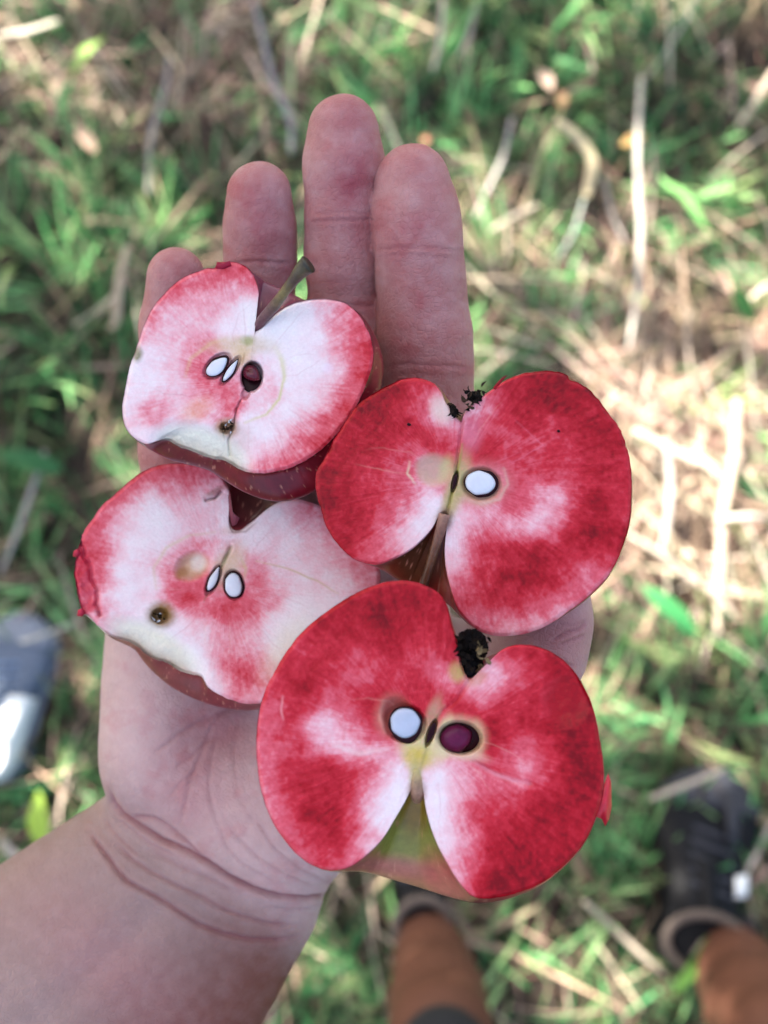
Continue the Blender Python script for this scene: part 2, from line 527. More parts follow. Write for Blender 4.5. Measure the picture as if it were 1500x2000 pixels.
def leaf_mesh(name, w, l, col, mat, bend=.15, nx=5, ny=9, fold=.15):
    v = np.linspace(0, 1, ny)
    u = np.linspace(-1, 1, nx)
    U, Vv = np.meshgrid(u, v)
    half = w / 2 * np.sin(PI * np.clip(Vv, 0.001, .999) ** .85) ** .8
    X = U * half
    Yy = (Vv - .5) * l
    Zz = fold * np.abs(U) * half - bend * l * (Vv - .5) ** 2 * 2 + .02 * l * np.sin(9 * Vv + 3 * U)
    P = np.stack([X, Yy, Zz], -1).reshape(-1, 3)
    i = np.arange(nx * ny).reshape(ny, nx)
    q = np.stack([i[:-1, :-1], i[:-1, 1:], i[1:, 1:], i[1:, :-1]], -1).reshape(-1, 4)
    C = np.tile(np.asarray(col, float), (len(P), 1)) * (1 - .35 * (np.abs(U.reshape(-1, 1)) < .1))
    return make_mesh(name, P, q, C, mat=mat)


LEAVES = [  # px, py, width m, length m, angle, colour, label
    (170, 100, .022, .10, -.5, (.40, .62, .16), 'bright yellow-green leaf blade at upper left', .16),
    (125, 190, .020, .09, -.2, (.14, .40, .13), 'fresh green leaf just below the yellow-green one at upper left', .13),
    (165, 265, .022, .07, .6, (.62, .42, .30), 'salmon dry leaf under the green leaves at upper left', .12),
    (1065, 150, .022, .06, .3, (.62, .44, .34), 'pale pink fallen leaf left of the curled cream leaf', .12),
    (1095, 190, .020, .05, .1, (.34, .16, .10), 'rust brown fallen leaf beside the pale pink one', .10),
    (830, 272, .012, .022, .5, (.45, .18, .10), 'small orange fallen leaf between the middle and index fingertips', .10),
    (1310, 765, .020, .045, 1.2, (.55, .24, .20), 'pinkish red fallen leaf on the sunny straw', .10),
    (1240, 270, .020, .06, -1.0, (.60, .36, .14), 'small amber leaf near the upper right stalk', .10),
    (1340, 390, .020, .12, .7, (.26, .56, .18), 'light green broad blade at right, below the long stalk top', .16),
    (1310, 1190, .028, .11, .8, (.06, .28, .09), 'deep green broad blade below the sunny straw', .15),
    (1450, 590, .026, .07, .4, (.09, .26, .07), 'dark green oval leaf near the right edge', .14),
    (60, 900, .030, .10, 1.3, (.07, .22, .08), 'dark green leaf in the shade at the left edge', .14),
    (270, 1480, .0, 0, 0, None, None, 0),
    (75, 1600, .03, .08, .3, (.36, .54, .08), 'yellow-green leaf at the left edge above the forearm', .16),
    (1360, 1880, .02, .10, -.7, (.22, .46, .10), 'green blade between the dark shoe and the bottom edge', .13),
    (1000, 1700, .02, .06, .2, (.05, .20, .07), 'dark green leaf below the large apple half', .1),
]
for px, py, w, l, ang, c, lab, z in LEAVES:
    if not w:
        continue
    p = ground(px, py, z)
    me = leaf_mesh('fallen_leaf', w, l, c, M_grass)
    o = obj('leaf', me)
    o.location = tuple(p)
    o.rotation_euler = (random.uniform(-.3, .3), random.uniform(-.3, .3), ang)
    tag(o, lab, 'leaf', 'single leaves in the grass')


# ------------------------------------------------------------------ signed distance bodies
def surface_nets(f, org, h):
    ins = f < 0
    nx, ny, nz = f.shape
    c = ins.astype(np.int8)
    s = (c[:-1, :-1, :-1] + c[1:, :-1, :-1] + c[:-1, 1:, :-1] + c[1:, 1:, :-1] +
         c[:-1, :-1, 1:] + c[1:, :-1, 1:] + c[:-1, 1:, 1:] + c[1:, 1:, 1:])
    act = (s > 0) & (s < 8)
    I = np.argwhere(act)
    vid = np.full(act.shape, -1, dtype=np.int64)
    vid[act] = np.arange(len(I))
    corners = np.array([[0, 0, 0], [1, 0, 0], [0, 1, 0], [1, 1, 0], [0, 0, 1], [1, 0, 1], [0, 1, 1], [1, 1, 1]])
    val = np.stack([f[I[:, 0] + a, I[:, 1] + b, I[:, 2] + c_] for a, b, c_ in corners], 1)
    edges = [(0, 1), (2, 3), (4, 5), (6, 7), (0, 2), (1, 3), (4, 6), (5, 7), (0, 4), (1, 5), (2, 6), (3, 7)]
    acc = np.zeros((len(I), 3)); cnt = np.zeros(len(I))
    for a, b in edges:
        va, vb = val[:, a], val[:, b]
        mk = (va < 0) != (vb < 0)
        t = np.where(mk, va / np.where(mk, va - vb, 1), 0)
        acc += mk[:, None] * (corners[a] + t[:, None] * (corners[b] - corners[a]))
        cnt += mk
    V = org + h * (I + acc / cnt[:, None])
    Q = []
    for ax in range(3):
        sl0 = [slice(None)] * 3; sl1 = [slice(None)] * 3
        sl0[ax] = slice(0, -1); sl1[ax] = slice(1, None)
        a, b = ins[tuple(sl0)], ins[tuple(sl1)]
        E = np.argwhere(a != b)
        o1, o2 = (ax + 1) % 3, (ax + 2) % 3
        E = E[(E[:, o1] > 0) & (E[:, o2] > 0) & (E[:, o1] < f.shape[o1] - 1) & (E[:, o2] < f.shape[o2] - 1)]
        d1 = np.zeros(3, int); d1[o1] = 1
        d2 = np.zeros(3, int); d2[o2] = 1
        g_ = lambda e: vid[e[:, 0], e[:, 1], e[:, 2]]
        q = np.stack([g_(E - d1 - d2), g_(E - d2), g_(E), g_(E - d1)], -1)
        flip = ~a[E[:, 0], E[:, 1], E[:, 2]]
        q[flip] = q[flip][:, ::-1]
        Q.append(q)
    Q = np.vstack(Q)
    return V, Q[(Q >= 0).all(1)]


class Field:
    def __init__(s, lo, hi, h):
        s.h = h
        s.lo = np.array(lo, float)
        n = np.ceil((np.array(hi) - s.lo) / h).astype(int) + 1
        s.ax = [s.lo[i] + h * np.arange(n[i]) for i in range(3)]
        s.n = n

    def new(s):
        return np.full(tuple(s.n), 1.0, dtype=np.float32)

    def cone(s, f, a, b, ra, rb, k=.004, flat=(1, 1, 1), margin=.02):
        """smooth-union a round cone a-b into f; flat scales the axes of the metric"""
        a, b = np.array(a, float), np.array(b, float)
        R = max(ra, rb) + margin
        i0 = np.maximum(np.floor((np.minimum(a, b) - R - s.lo) / s.h).astype(int), 0)
        i1 = np.minimum(np.ceil((np.maximum(a, b) + R - s.lo) / s.h).astype(int) + 1, s.n)
        if (i1 <= i0).any():
            return
        sc = 1 / np.array(flat, float)
        X = (s.ax[0][i0[0]:i1[0], None, None] - a[0]) * sc[0]
        Y = (s.ax[1][None, i0[1]:i1[1], None] - a[1]) * sc[1]
        Z = (s.ax[2][None, None, i0[2]:i1[2]] - a[2]) * sc[2]
        d = (b - a) * sc
        dd = float(d @ d) + 1e-12
        t = np.clip((X * d[0] + Y * d[1] + Z * d[2]) / dd, 0, 1)
        dist = np.sqrt((X - t * d[0]) ** 2 + (Y - t * d[1]) ** 2 + (Z - t * d[2]) ** 2) - (ra + (rb - ra) * t)
        dist = (dist * min(flat)).astype(np.float32)
        sub = f[i0[0]:i1[0], i0[1]:i1[1], i0[2]:i1[2]]
        sub[...] = smin(sub, dist, k)


def smin(a, b, k):
    if k <= 0:
        return np.minimum(a, b)
    h = np.clip(.5 + .5 * (b - a) / k, 0, 1)
    return b * (1 - h) + a * h - k * h * (1 - h)


def pchain(fd, f, pts, k, kflat=.9):
    """pts: (px, py, r px, depth)"""
    for (x0, y0, r0, d0), (x1, y1, r1, d1) in zip(pts[:-1], pts[1:]):
        fd.cone(f, camp(x0, y0, d0), camp(x1, y1, d1), r0 * d0 / F, r1 * d1 / F, k, (1, 1, kflat))


# ---- the hand, in the same space as the lens sees it, real depth and thickness
fd = Field((-.20, -.205, -.325), (.068, .125, -.222), .00095)
fing = [
    [(344, 541, 57, .254), (338, 640, 59, .259), (338, 750, 62, .265), (345, 880, 67, .272), (360, 990, 76, .279)],
    [(507, 381, 63, .249), (508, 450, 64, .253), (509, 520, 64, .257), (512, 640, 66, .263), (520, 760, 71, .268), (528, 900, 78, .274), (530, 1000, 84, .28)],
    [(671, 259, 69, .246), (672, 330, 73, .248), (671, 425, 68, .251), (671, 500, 70, .255), (674, 640, 73, .262), (680, 760, 77, .267), (688, 900, 84, .273), (690, 1000, 90, .28)],
    [(807, 356, 70, .243), (813, 420, 77, .245), (818, 487, 78, .247), (823, 560, 80, .251), (829, 650, 86, .255), (835, 720, 83, .259), (838, 800, 82, .264), (840, 920, 90, .272), (835, 1010, 96, .28)],
]
tot = None
for i, ch in enumerate(fing):
    f = fd.new()
    pchain(fd, f, ch, .004, .88)
    tot = f if tot is None else smin(tot, f, .0006)
palm = fd.new()
K = .014
pchain(fd, palm, [(352, 960, 76, .284), (342, 1250, 84, .287), (350, 1460, 90, .284)], K, .8)
pchain(fd, palm, [(505, 960, 88, .285), (440, 1250, 95, .292), (400, 1500, 95, .286)], K, .8)
pchain(fd, palm, [(675, 960, 92, .285), (590, 1250, 95, .292), (490, 1540, 95, .286)], K, .8)
pchain(fd, palm, [(835, 960, 92, .284), (740, 1250, 100, .288), (580, 1580, 100, .284)], K, .8)
pchain(fd, palm, [(345, 1130, 60, .282), (338, 1260, 78, .2795), (338, 1390, 92, .2775), (338, 1480, 96, .2775)], K, .85)   # little-finger side of the palm
pchain(fd, palm, [(580, 1560, 118, .276), (700, 1440, 130, .276), (840, 1400, 105, .274), (930, 1350, 100, .270), (1028, 1312, 90, .264)], K, .85)  # ball of the thumb
pchain(fd, palm, [(335, 1500, 92, .280), (460, 1585, 108, .280), (555, 1610, 104, .278)], K, .85)
# wrist and forearm, running out of the frame at lower left
pchain(fd, palm, [(455, 1640, 165, .2865), (425, 1695, 195, .2865), (372, 1745, 218, .287), (270, 1850, 268, .287), (130, 2010, 325, .286), (-70, 2240, 355, .283), (-150, 2320, 360, .283)], .008, .72)
thumb = fd.new()
pchain(fd, thumb, [(1000, 1330, 92, .262), (1046, 1270, 90, .2490), (1066, 1205, 79, .2450), (1058, 1110, 76, .2505), (1045, 1040, 66, .253)], .006, .9)
palm = smin(palm, thumb, .006)
tot = smin(tot, palm, .007)
# cut the forearm end square, well outside the frame
HV, HQ = surface_nets(tot, fd.lo, fd.h)
del tot, palm, thumb
# relax the stair steps
nb_i = np.concatenate([HQ[:, [0, 1]], HQ[:, [1, 2]], HQ[:, [2, 3]], HQ[:, [3, 0]]])


def relax(V, E, it, lam=.5, mu=-.52):
    E = np.vstack([E, E[:, ::-1]])
    cnt = np.bincount(E[:, 0], minlength=len(V)).astype(float)[:, None]
    cnt[cnt == 0] = 1
    for k_ in range(it):
        s = np.stack([np.bincount(E[:, 0], weights=V[E[:, 1], i], minlength=len(V)) for i in range(3)], -1)
        V = V + (lam if k_ % 2 == 0 else mu) * (s / cnt - V)
    return V


HV = relax(HV, nb_i, 12)
me = make_mesh('hand_base', HV, HQ)
tmp = bpy.data.objects.new('tmp', me); COL.objects.link(tmp)
md = tmp.modifiers.new('s', 'SUBSURF'); md.levels = 1
md.render_levels = 1
dg = bpy.context.evaluated_depsgraph_get()
ev = tmp.evaluated_get(dg)
me2 = bpy.data.meshes.new_from_object(ev)
nv = len(me2.vertices)
HV = np.empty(nv * 3, dtype=np.float32); me2.vertices.foreach_get('co', HV); HV = HV.reshape(-1, 3).astype(float)
HN = np.empty(nv * 3, dtype=np.float32); me2.vertices.foreach_get('normal', HN); HN = HN.reshape(-1, 3).astype(float)
HQ = np.empty(len(me2.loops), dtype=np.int32); me2.loops.foreach_get('vertex_index', HQ); HQ = HQ.reshape(-1, 4)
bpy.data.objects.remove(tmp)
HX = 750 + F * HV[:, 0] / (-HV[:, 2])
HY = 1000 - F * HV[:, 1] / (-HV[:, 2])
front = sstep(-.05, .35, HN[:, 2])


def polydist(X, Y, pts):
    """distance to a polyline and parameter 0..1 along it"""
    best = np.full(X.shape, 1e9)
    par = np.zeros(X.shape)
    n_ = len(pts) - 1
    for i, ((x0, y0), (x1, y1)) in enumerate(zip(pts[:-1], pts[1:])):
        dx, dy = x1 - x0, y1 - y0
        t = np.clip(((X - x0) * dx + (Y - y0) * dy) / (dx * dx + dy * dy), 0, 1)
        d = np.hypot(X - x0 - t * dx, Y - y0 - t * dy)
        m_ = d < best
        best = np.where(m_, d, best)
        par = np.where(m_, (i + t) / n_, par)
    return best, par


CREASE = [  # points, width px, depth mm, redness
    ([(606, 433), (640, 429), (700, 428), (740, 431)], 3.0, .22, .7), ([(612, 417), (670, 413), (735, 418)], 3, .16, .4),
    ([(606, 600), (670, 594), (742, 598)], 3.5, .3, .5),
    ([(741, 487), (780, 482), (850, 483), (897, 490)], 3.2, .2, .5), ([(745, 500), (800, 496), (890, 503)], 3, .1, .3),
    ([(746, 716), (800, 711), (870, 714), (915, 722)], 3.4, .16, .35), ([(748, 735), (820, 730), (912, 738)], 3, .08, .2),
    ([(448, 515), (500, 510), (571, 514)], 3.2, .28, .5),
    ([(600, 690), (660, 686), (740, 690)], 3, .2, .3),
    # palm lines
    ([(300, 1470), (350, 1434), (395, 1412), (450, 1386), (480, 1370)], 5, .38, .45),
    ([(455, 1380), (418, 1420), (398, 1463), (375, 1514), (360, 1570), (352, 1610)], 4.5, .28, .38),
    ([(430, 1425), (411, 1484), (408, 1545), (422, 1605), (450, 1660)], 4, .24, .3),
    ([(470, 1400), (455, 1470), (462, 1550), (500, 1620)], 3.5, .12, .2), ([(236, 1600), (262, 1622), (300, 1650), (345, 1672)], 3.4, .35, .4), ([(520, 1768), (560, 1776), (610, 1774)], 3.2, .25, .3), ([(205, 1600), (240, 1645), (272, 1668)], 3.2, .3, .4),
    ([(420, 1440), (370, 1480), (340, 1500)], 3, .2, .4), ([(390, 1500), (350, 1530), (330, 1560)], 3, .2, .3),
    ([(500, 1600), (540, 1660), (590, 1700), (640, 1722)], 3.5, .3, .4), ([(450, 1620), (500, 1670), (560, 1710), (620, 1732)], 3.5, .3, .4),
    ([(430, 1640), (480, 1690), (540, 1725)], 3, .25, .3),
    # wrist creases
    ([(212, 1535), (222, 1565), (240, 1588), (272, 1610), (316, 1640), (365, 1661), (405, 1681), (446, 1710), (496, 1735), (547, 1750), (598, 1754), (640, 1748), (675, 1730)], 4.6, 1.2, 1.1),
    ([(258, 1590), (300, 1597), (330, 1615), (366, 1644), (400, 1674)], 3.6, .5, .7),
    ([(222, 1644), (262, 1680), (304, 1707), (355, 1732), (420, 1767), (471, 1790), (532, 1803), (590, 1806)], 4.0, .5, .6),
    ([(172, 1620), (198, 1656), (223, 1690), (250, 1722), (284, 1740), (329, 1767), (385, 1803), (436, 1823), (486, 1833), (537, 1836), (590, 1826)], 4.4, .8, .9),
    ([(300, 1660), (350, 1690), (400, 1712), (460, 1742)], 5, .35, .4),
    # thumb joint
    ([(1075, 1252), (1105, 1236), (1130, 1230), (1146, 1216)], 3.5, .45, .7), ([(1085, 1262), (1120, 1250), (1143, 1240)], 3, .3, .5),
    ([(1090, 1215), (1120, 1222), (1146, 1212)], 3, .25, .4), ([(1090, 1290), (1108, 1296), (1122, 1300)], 3, .25, .4),
    ([(1060, 1190), (1100, 1180), (1140, 1182)], 3, .2, .4),
]
disp = np.zeros(nv)
red = np.zeros(nv)
wx = HX + 3 * fbm(HX, HY, 40, 3, 2)
wy = HY + 3 * fbm(HX, HY, 40, 3, 9)
for pts, w, dep, rd in CREASE:
    d, t = polydist(wx, wy, pts)
    end = sstep(0, .10, t) * (1 - sstep(.88, 1, t))
    end = .15 + .85 * end
    disp += (-dep * np.exp(-(d / w) ** 2) + .35 * dep * np.exp(-((d - 2.6 * w) / (1.6 * w)) ** 2)) * end * 1e-3
    red += rd * .5 * np.exp(-(d / (w * .9)) ** 2) * end + .12 * rd * np.exp(-(d / (w * 4)) ** 2)
# fine random skin lines
rl = np.random.default_rng(5)
regions = [(210, 560, 1260, 1680, 60), (600, 740, 230, 600, 16), (745, 910, 320, 800, 24), (450, 570, 350, 540, 8), (150, 560, 1700, 1980, 20), (1000, 1140, 1180, 1310, 12)]
for x0, x1, y0, y1, cnt in regions:
    if y0 > 1650: cnt = 0
    cnt = int(cnt * .7)
    for _ in range(cnt * 2 if y1 < 900 else cnt):
        cx, cy = rl.uniform(x0, x1), rl.uniform(y0, y1)
        L_ = rl.uniform(15, 60)
        a_ = rl.normal(0.5, .9) if y0 > 1000 else (rl.normal(PI / 2, .25) if rl.uniform() < .6 else rl.normal(0, .2))
        mk = np.flatnonzero((np.abs(HX - cx) < L_ + 15) & (np.abs(HY - cy) < L_ + 15))
        if len(mk) == 0:
            continue
        p_ = [(cx - L_ / 2 * math.cos(a_), cy - L_ / 2 * math.sin(a_)), (cx, cy + rl.uniform(-3, 3)), (cx + L_ / 2 * math.cos(a_), cy + L_ / 2 * math.sin(a_))]
        d, t = polydist(wx[mk], wy[mk], p_)
        e_ = np.sin(PI * np.clip(t, 0, 1))
        q_ = rl.uniform(.04, .10)
        disp[mk] -= q_ * 1e-3 * np.exp(-(d / 2.4) ** 2) * e_
        red[mk] += q_ * 1.2 * np.exp(-(d / 2.4) ** 2) * e_
disp += 2.5e-4 * fbm(HX, HY, 60, 3, 33) + 5e-5 * fbm(HX, HY, 9, 3, 44)
# tendon of the wrist and the soft pads of the fingers
d, t = polydist(HX, HY, [(300, 1790), (200, 1880), (60, 2010)])
disp += -.0009 * np.exp(-(d / 38) ** 2)
for cx, cy, rx, ry, a_ in [(671, 290, 60, 90, .0012), (810, 390, 62, 90, .0012), (507, 430, 55, 80, .001), (672, 515, 55, 70, .0006), (823, 600, 62, 95, .0008), (400, 1430, 60, 60, -.002), (290, 1400, 70, 120, .0012)]:
    disp += a_ * np.exp(-((HX - cx) / rx) ** 2 - ((HY - cy) / ry) ** 2)
HV += HN * (disp * front)[:, None]
# colour: cool pink palm, redder finger pads, browner forearm with shade painted down its right side
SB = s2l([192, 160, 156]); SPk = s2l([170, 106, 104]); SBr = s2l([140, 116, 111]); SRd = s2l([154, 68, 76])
C = np.tile(SB, (nv, 1))


def blend(C, w, col):
    w = np.clip(w, 0, 1)[:, None]
    return C * (1 - w) + np.asarray(col) * w


fg = 1 - sstep(880, 1150, HY)
C = blend(C, .85 * fg + .25 * fbm(HX, HY, 90, 3, 70) * fg, SPk)
for cx, cy, rx, ry, a_ in [(685, 355, 46, 70, .9), (670, 220, 50, 40, .5), (800, 455, 55, 36, .6), (800, 330, 50, 40, .3), (505, 430, 40, 65, .6), (500, 350, 40, 40, .3), (830, 620, 60, 60, .15), (430, 1410, 80, 70, .6), (380, 1520, 70, 110, .4), (300, 1560, 80, 60, .15), (520, 1560, 60, 120, .12), (345, 500, 30, 40, .3)]:
    C = blend(C, a_ * np.exp(-((HX - cx) / rx) ** 2 - ((HY - cy) / ry) ** 2), SRd)
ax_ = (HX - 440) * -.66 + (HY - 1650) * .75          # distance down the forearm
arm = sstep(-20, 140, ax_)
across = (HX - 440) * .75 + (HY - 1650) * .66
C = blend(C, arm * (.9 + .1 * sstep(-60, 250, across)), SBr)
C = blend(C, arm * sstep(-40, 260, across) * .95, s2l([116, 66, 54]))  # tan deepened to paint the shade on the forearm's right side
C = blend(C, arm * .25 * np.exp(-((across + 0) / 200) ** 2 - ((ax_ - 330) / 100) ** 2), s2l([170, 90, 95]))
C = blend(C, .2 * (1 - arm) * sstep(.12, .5, fbm(HX, HY, 36, 4, 90)), SRd * 1.3)
C = blend(C, (.10 + .25 * fbm(HX, HY, 22, 3, 95)) * (1 - .6 * arm), s2l([206, 176, 172]))
C = blend(C, .75 * np.exp(-((HX - 1090) / 110) ** 2 - ((HY - 1240) / 110) ** 2), SPk)  # shadow beneath the apples painted onto the thumb as pinker skin
C = blend(C, np.clip(red, 0, .85) * front, s2l([138, 72, 78]))
# the back of the hand is a little darker and browner
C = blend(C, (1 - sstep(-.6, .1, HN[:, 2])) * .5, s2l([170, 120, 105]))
hand_o = at(440, 1650, .28)
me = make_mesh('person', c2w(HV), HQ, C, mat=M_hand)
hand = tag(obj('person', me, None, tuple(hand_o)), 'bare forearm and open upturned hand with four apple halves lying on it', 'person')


# ------------------------------------------------------------------ apple halves
def polar(pts, cx, cy, K_):
    """resample a closed outline to K_ angles about (cx, cy) -> radius"""
    p = np.array(pts, float)
    # close and smooth the outline a little with chord subdivision
    q = []
    n_ = len(p)
    for i in range(n_):
        p0, p1, p2, p3 = p[(i - 1) % n_], p[i], p[(i + 1) % n_], p[(i + 2) % n_]
        for t in (0, .25, .5, .75):
            q.append(.5 * ((2 * p1) + (-p0 + p2) * t + (2 * p0 - 5 * p1 + 4 * p2 - p3) * t * t + (-p0 + 3 * p1 - 3 * p2 + p3) * t ** 3))
    q = np.array(q)
    a = np.unwrap(np.arctan2(q[:, 1] - cy, q[:, 0] - cx))
    r = np.hypot(q[:, 0] - cx, q[:, 1] - cy)
    if a[-1] < a[0]:
        a, r = a[::-1], r[::-1]
    a = np.maximum.accumulate(a + np.arange(len(a)) * 1e-7)
    th = np.arange(K_) * 2 * PI / K_
    aa = np.concatenate([a - 2 * PI, a, a + 2 * PI])
    rr = np.concatenate([r, r, r])
    base = a[0]
    tt = base + np.mod(th - base, 2 * PI)
    return th, np.interp(tt, aa, rr)


def shepard(X, Y, ctrl, p=3.4, s0=24):
    num = np.zeros(X.shape); den = np.zeros(X.shape)
    for x, y, v in ctrl:
        w = 1.0 / ((X - x) ** 2 + (Y - y) ** 2 + s0 ** 2) ** (p / 2)
        num += w * v; den += w
    return num / den


RAMP_X = [0, .12, .3, .5, .7, .85, 1.0]
RAMP_C = s2l([[234, 226, 224], [232, 210, 212], [228, 160, 168], [214, 94, 108], [192, 38, 54], [164, 11, 28], [118, 0, 12]])


def redramp(v):
    v = np.clip(v, 0, 1)
    return np.stack([np.interp(v, RAMP_X, RAMP_C[:, i]) for i in range(3)], -1)


def blob(X, Y, x, y, rx, ry, rot=0, soft=.35):
    c, s = math.cos(rot), math.sin(rot)
    u = ((X - x) * c + (Y - y) * s) / rx
    v = (-(X - x) * s + (Y - y) * c) / ry
    r = np.hypot(u, v)
    return 1 - sstep(1 - soft, 1 + soft, r)


KA, RA, HB = 840, 150, 46


def apple(spec):
    cx, cy = spec['c']
    d0, ta, tb = spec['d']
    th, rf = polar(spec['face'], cx, cy, KA)
    _, rh = polar(spec['hull'], cx, cy, KA)
    rh = np.maximum(rh, rf * .985)
    seed = spec['seed']
    # ragged knife edge
    rf = rf + 1.1 * fbm(th * 60, th * 0, 3, 3, seed) + spec.get('rag', lambda t: 0)(th)
    root = thing('apple_half', at(cx, cy, d0 + spec['D']), spec['label'], 'apple half', 'apple halves on the palm')
    # ---- cut face
    rho = np.linspace(0, 1, RA + 1)[1:]
    rho = 1 - (1 - rho) ** 1.06
    PX = cx + (rho[:, None] * rf[None]) * np.cos(th)
    PY = cy + (rho[:, None] * rf[None]) * np.sin(th)
    PX = np.concatenate([[cx], PX.ravel()]); PY = np.concatenate([[cy], PY.ravel()])
    RHO = np.concatenate([[0], np.repeat(rho, KA)])
    RF = np.concatenate([[rf.mean()], np.tile(rf, RA)])
    edge = (1 - RHO) * RF                                            # px to the rim (radially)
    wxx = PX + 6 * fbm(PX, PY, 45, 4, seed + 1)
    wyy = PY + 6 * fbm(PX, PY, 45, 4, seed + 2)
    v = shepard(wxx, wyy, spec['ctrl']) * spec.get('gain', 1)
    ang = np.arctan2(PY - cy, PX - cx); rad = np.hypot(PX - cx, PY - cy)
    fib = fbm(ang * 60 + 1.2 * fbm(PX, PY, 60, 2, 3), rad / 46, 1.3, 3, seed + 3) * sstep(30, 90, rad)                     # fibres running outwards
    mot = fbm(PX, PY, 20, 4, seed + 4)
    fine = fbm(PX, PY, 7, 3, seed + 5)
    amp = spec.get('amp', .16) * (.25 + .85 * sstep(.02, .45, v))
    v = v + amp * (.60 * mot + .62 * fine + .42 * fib + .95 * fbm(PX, PY, 75, 3, seed + 6))
    Cc = redramp(v)
    for (x, y, rx, ry, rot, col, al, soft) in spec.get('paint', []):
        w = al * blob(wxx * .5 + PX * .5, wyy * .5 + PY * .5, x, y, rx, ry, rot, soft)
        Cc = blend(Cc, w * (1 + .25 * fine), s2l(col))
    for (pts, w_, col, al) in spec.get('lines', []):
        d, t = polydist(PX + 1.5 * fine, PY + 1.5 * mot, pts)
        Cc = blend(Cc, al * np.exp(-(d / w_) ** 2) * (.4 + .6 * np.sin(PI * np.clip(t, .04, .96))), s2l(col))
    # faint veins running out from the core
    rv = np.random.default_rng(seed + 50)
    for k_ in range(13):
        a_ = k_ * 2 * PI / 13 + rv.normal(0, .12)
        r0, r1 = rv.uniform(60, 85), rv.uniform(150, 215)
        bend = rv.normal(0, .18)
        pl = [(cx + r * math.cos(a_ + bend * t_ * t_), cy + r * .92 * math.sin(a_ + bend * t_ * t_)) for t_, r in ((0, r0), (.35, r0 + .35 * (r1 - r0)), (.7, r0 + .7 * (r1 - r0)), (1, r1))]
        mk = np.flatnonzero((np.abs(PX - cx) < 240) & (np.abs(PY - cy) < 240))
        d, t = polydist(wxx[mk], wyy[mk], pl)
        w_ = rv.uniform(.08, .18) * np.exp(-(d / 1.7) ** 2) * np.sin(PI * np.clip(t, .02, .98))
        Cc[mk] = blend(Cc[mk], w_, s2l([176, 60, 76]) if rv.uniform() < .6 else s2l([226, 196, 176]))
    z = np.zeros(len(PX))                                             # metres, + = deeper
    for (x, y, rx, ry, rot, dep, soft) in spec.get('pits', []):
        z += dep * blob(PX, PY, x, y, rx, ry, rot, soft)
    for (pts, w_, dep) in spec.get('grooves', []):
        d, t = polydist(PX + 2 * mot, PY + 2 * mot, pts)
        z += dep * np.exp(-(d / w_) ** 2)
    z += 4.5e-5 * fine + 7e-5 * mot + 2.5e-5 * fib
    for fn in spec.get('carve', []):
        dz, cc, al = fn(PX, PY, edge)
        z += dz
        if cc is not None:
            Cc = blend(Cc, al, s2l(cc))
    # edge: rounds over in the last pixels, thin coloured skin line
    z += .0006 * (1 - sstep(0, 10, edge)) ** 2 + 2.2e-4 * fbm(PX, PY, 95, 2, seed + 12)
    ec = spec.get('edgecol', [150, 20, 45])
    Cc = blend(Cc, (.28 + .45 * fbm(PX, PY, 40, 3, seed + 9)) * (1 - sstep(.3, 2.6, edge)), s2l(ec))
    depth = d0 + ta * (PX - cx) + tb * (PY - cy)
    V = at(PX, PY, depth + z)
    ring = 1 + np.arange(RA * KA).reshape(RA, KA)
    rn = np.roll(ring, -1, 1)
    q = np.stack([ring[:-1], rn[:-1], rn[1:], ring[1:]], -1).reshape(-1, 4)
    tri = np.stack([np.zeros(KA, int), rn[0], ring[0]], -1)
    me = make_mesh('cut_face', V, [q, tri], Cc, mat=M_flesh)
    obj('cut_face', me, root)
    # ---- skin-covered body under it
    hh = np.linspace(0, 1, HB) ** 1.25
    k1 = sstep(0, spec.get('fill', .30), hh)
    prof = np.sqrt(np.clip(1 - np.clip((hh - .12) / .88, 0, 1) ** 2.3, 0, 1))
    Rb = (rf[None] * (1 - k1[:, None]) + rh[None] * k1[:, None]) * prof[:, None]
    blk = sstep(.55, 1, hh)[:, None]
    Rb = Rb * (1 - blk) + blk * (prof[:, None] * np.convolve(np.tile(rh, 3), np.ones(81) / 81, 'same')[KA:2 * KA][None])
    sx, sy = spec.get('shift', (0, 0))
    BX = cx + sx * hh[:, None] ** 1.5 + Rb * np.cos(th)
    BY = cy + sy * hh[:, None] ** 1.5 + Rb * np.sin(th)
    dep = d0 + ta * (BX - cx) + tb * (BY - cy) + spec['D'] * hh[:, None] ** 1.25 + .0007
    dep[0] = d0 + ta * (BX[0] - cx) + tb * (BY[0] - cy) + .0005
    # keep image size in step with depth so the sides fall away from the lens
    BV = at(BX, BY, dep).reshape(-1, 3)
    HHH = np.repeat(hh, KA)
    bx, by = BX.ravel(), BY.ravel()
    sc_ = np.tile(s2l(spec['skin']), (len(bx), 1))
    sc_ = blend(sc_, .5 + .8 * fbm(bx, by, 50, 4, seed + 20), s2l(spec['skin2']))
    for (x, y, rx, ry, rot, col, al, soft) in spec.get('skinpaint', []):
        sc_ = blend(sc_, al * blob(bx + 8 * fbm(bx, by, 30, 3, 4), by, x, y, rx, ry, rot, soft), s2l(col))
    lent = fbm(bx, by, 5, 1, seed + 22)
    sc_ = blend(sc_, .55 * sstep(.72, .86, lent), s2l([190, 130, 110]))
    g_ = np.arange(HB * KA).reshape(HB, KA)
    gn = np.roll(g_, -1, 1)
    q = np.stack([g_[:-1], g_[1:], gn[1:], gn[:-1]], -1).reshape(-1, 4)
    obj('apple_skin', make_mesh('apple_skin', BV, q[:, ::-1], sc_, mat=M_skin), root)
    spec['root'] = root
    spec['plane'] = lambda x, y, zz=0: at(x, y, d0 + ta * (np.asarray(x, float) - cx) + tb * (np.asarray(y, float) - cy) + zz)
    return root


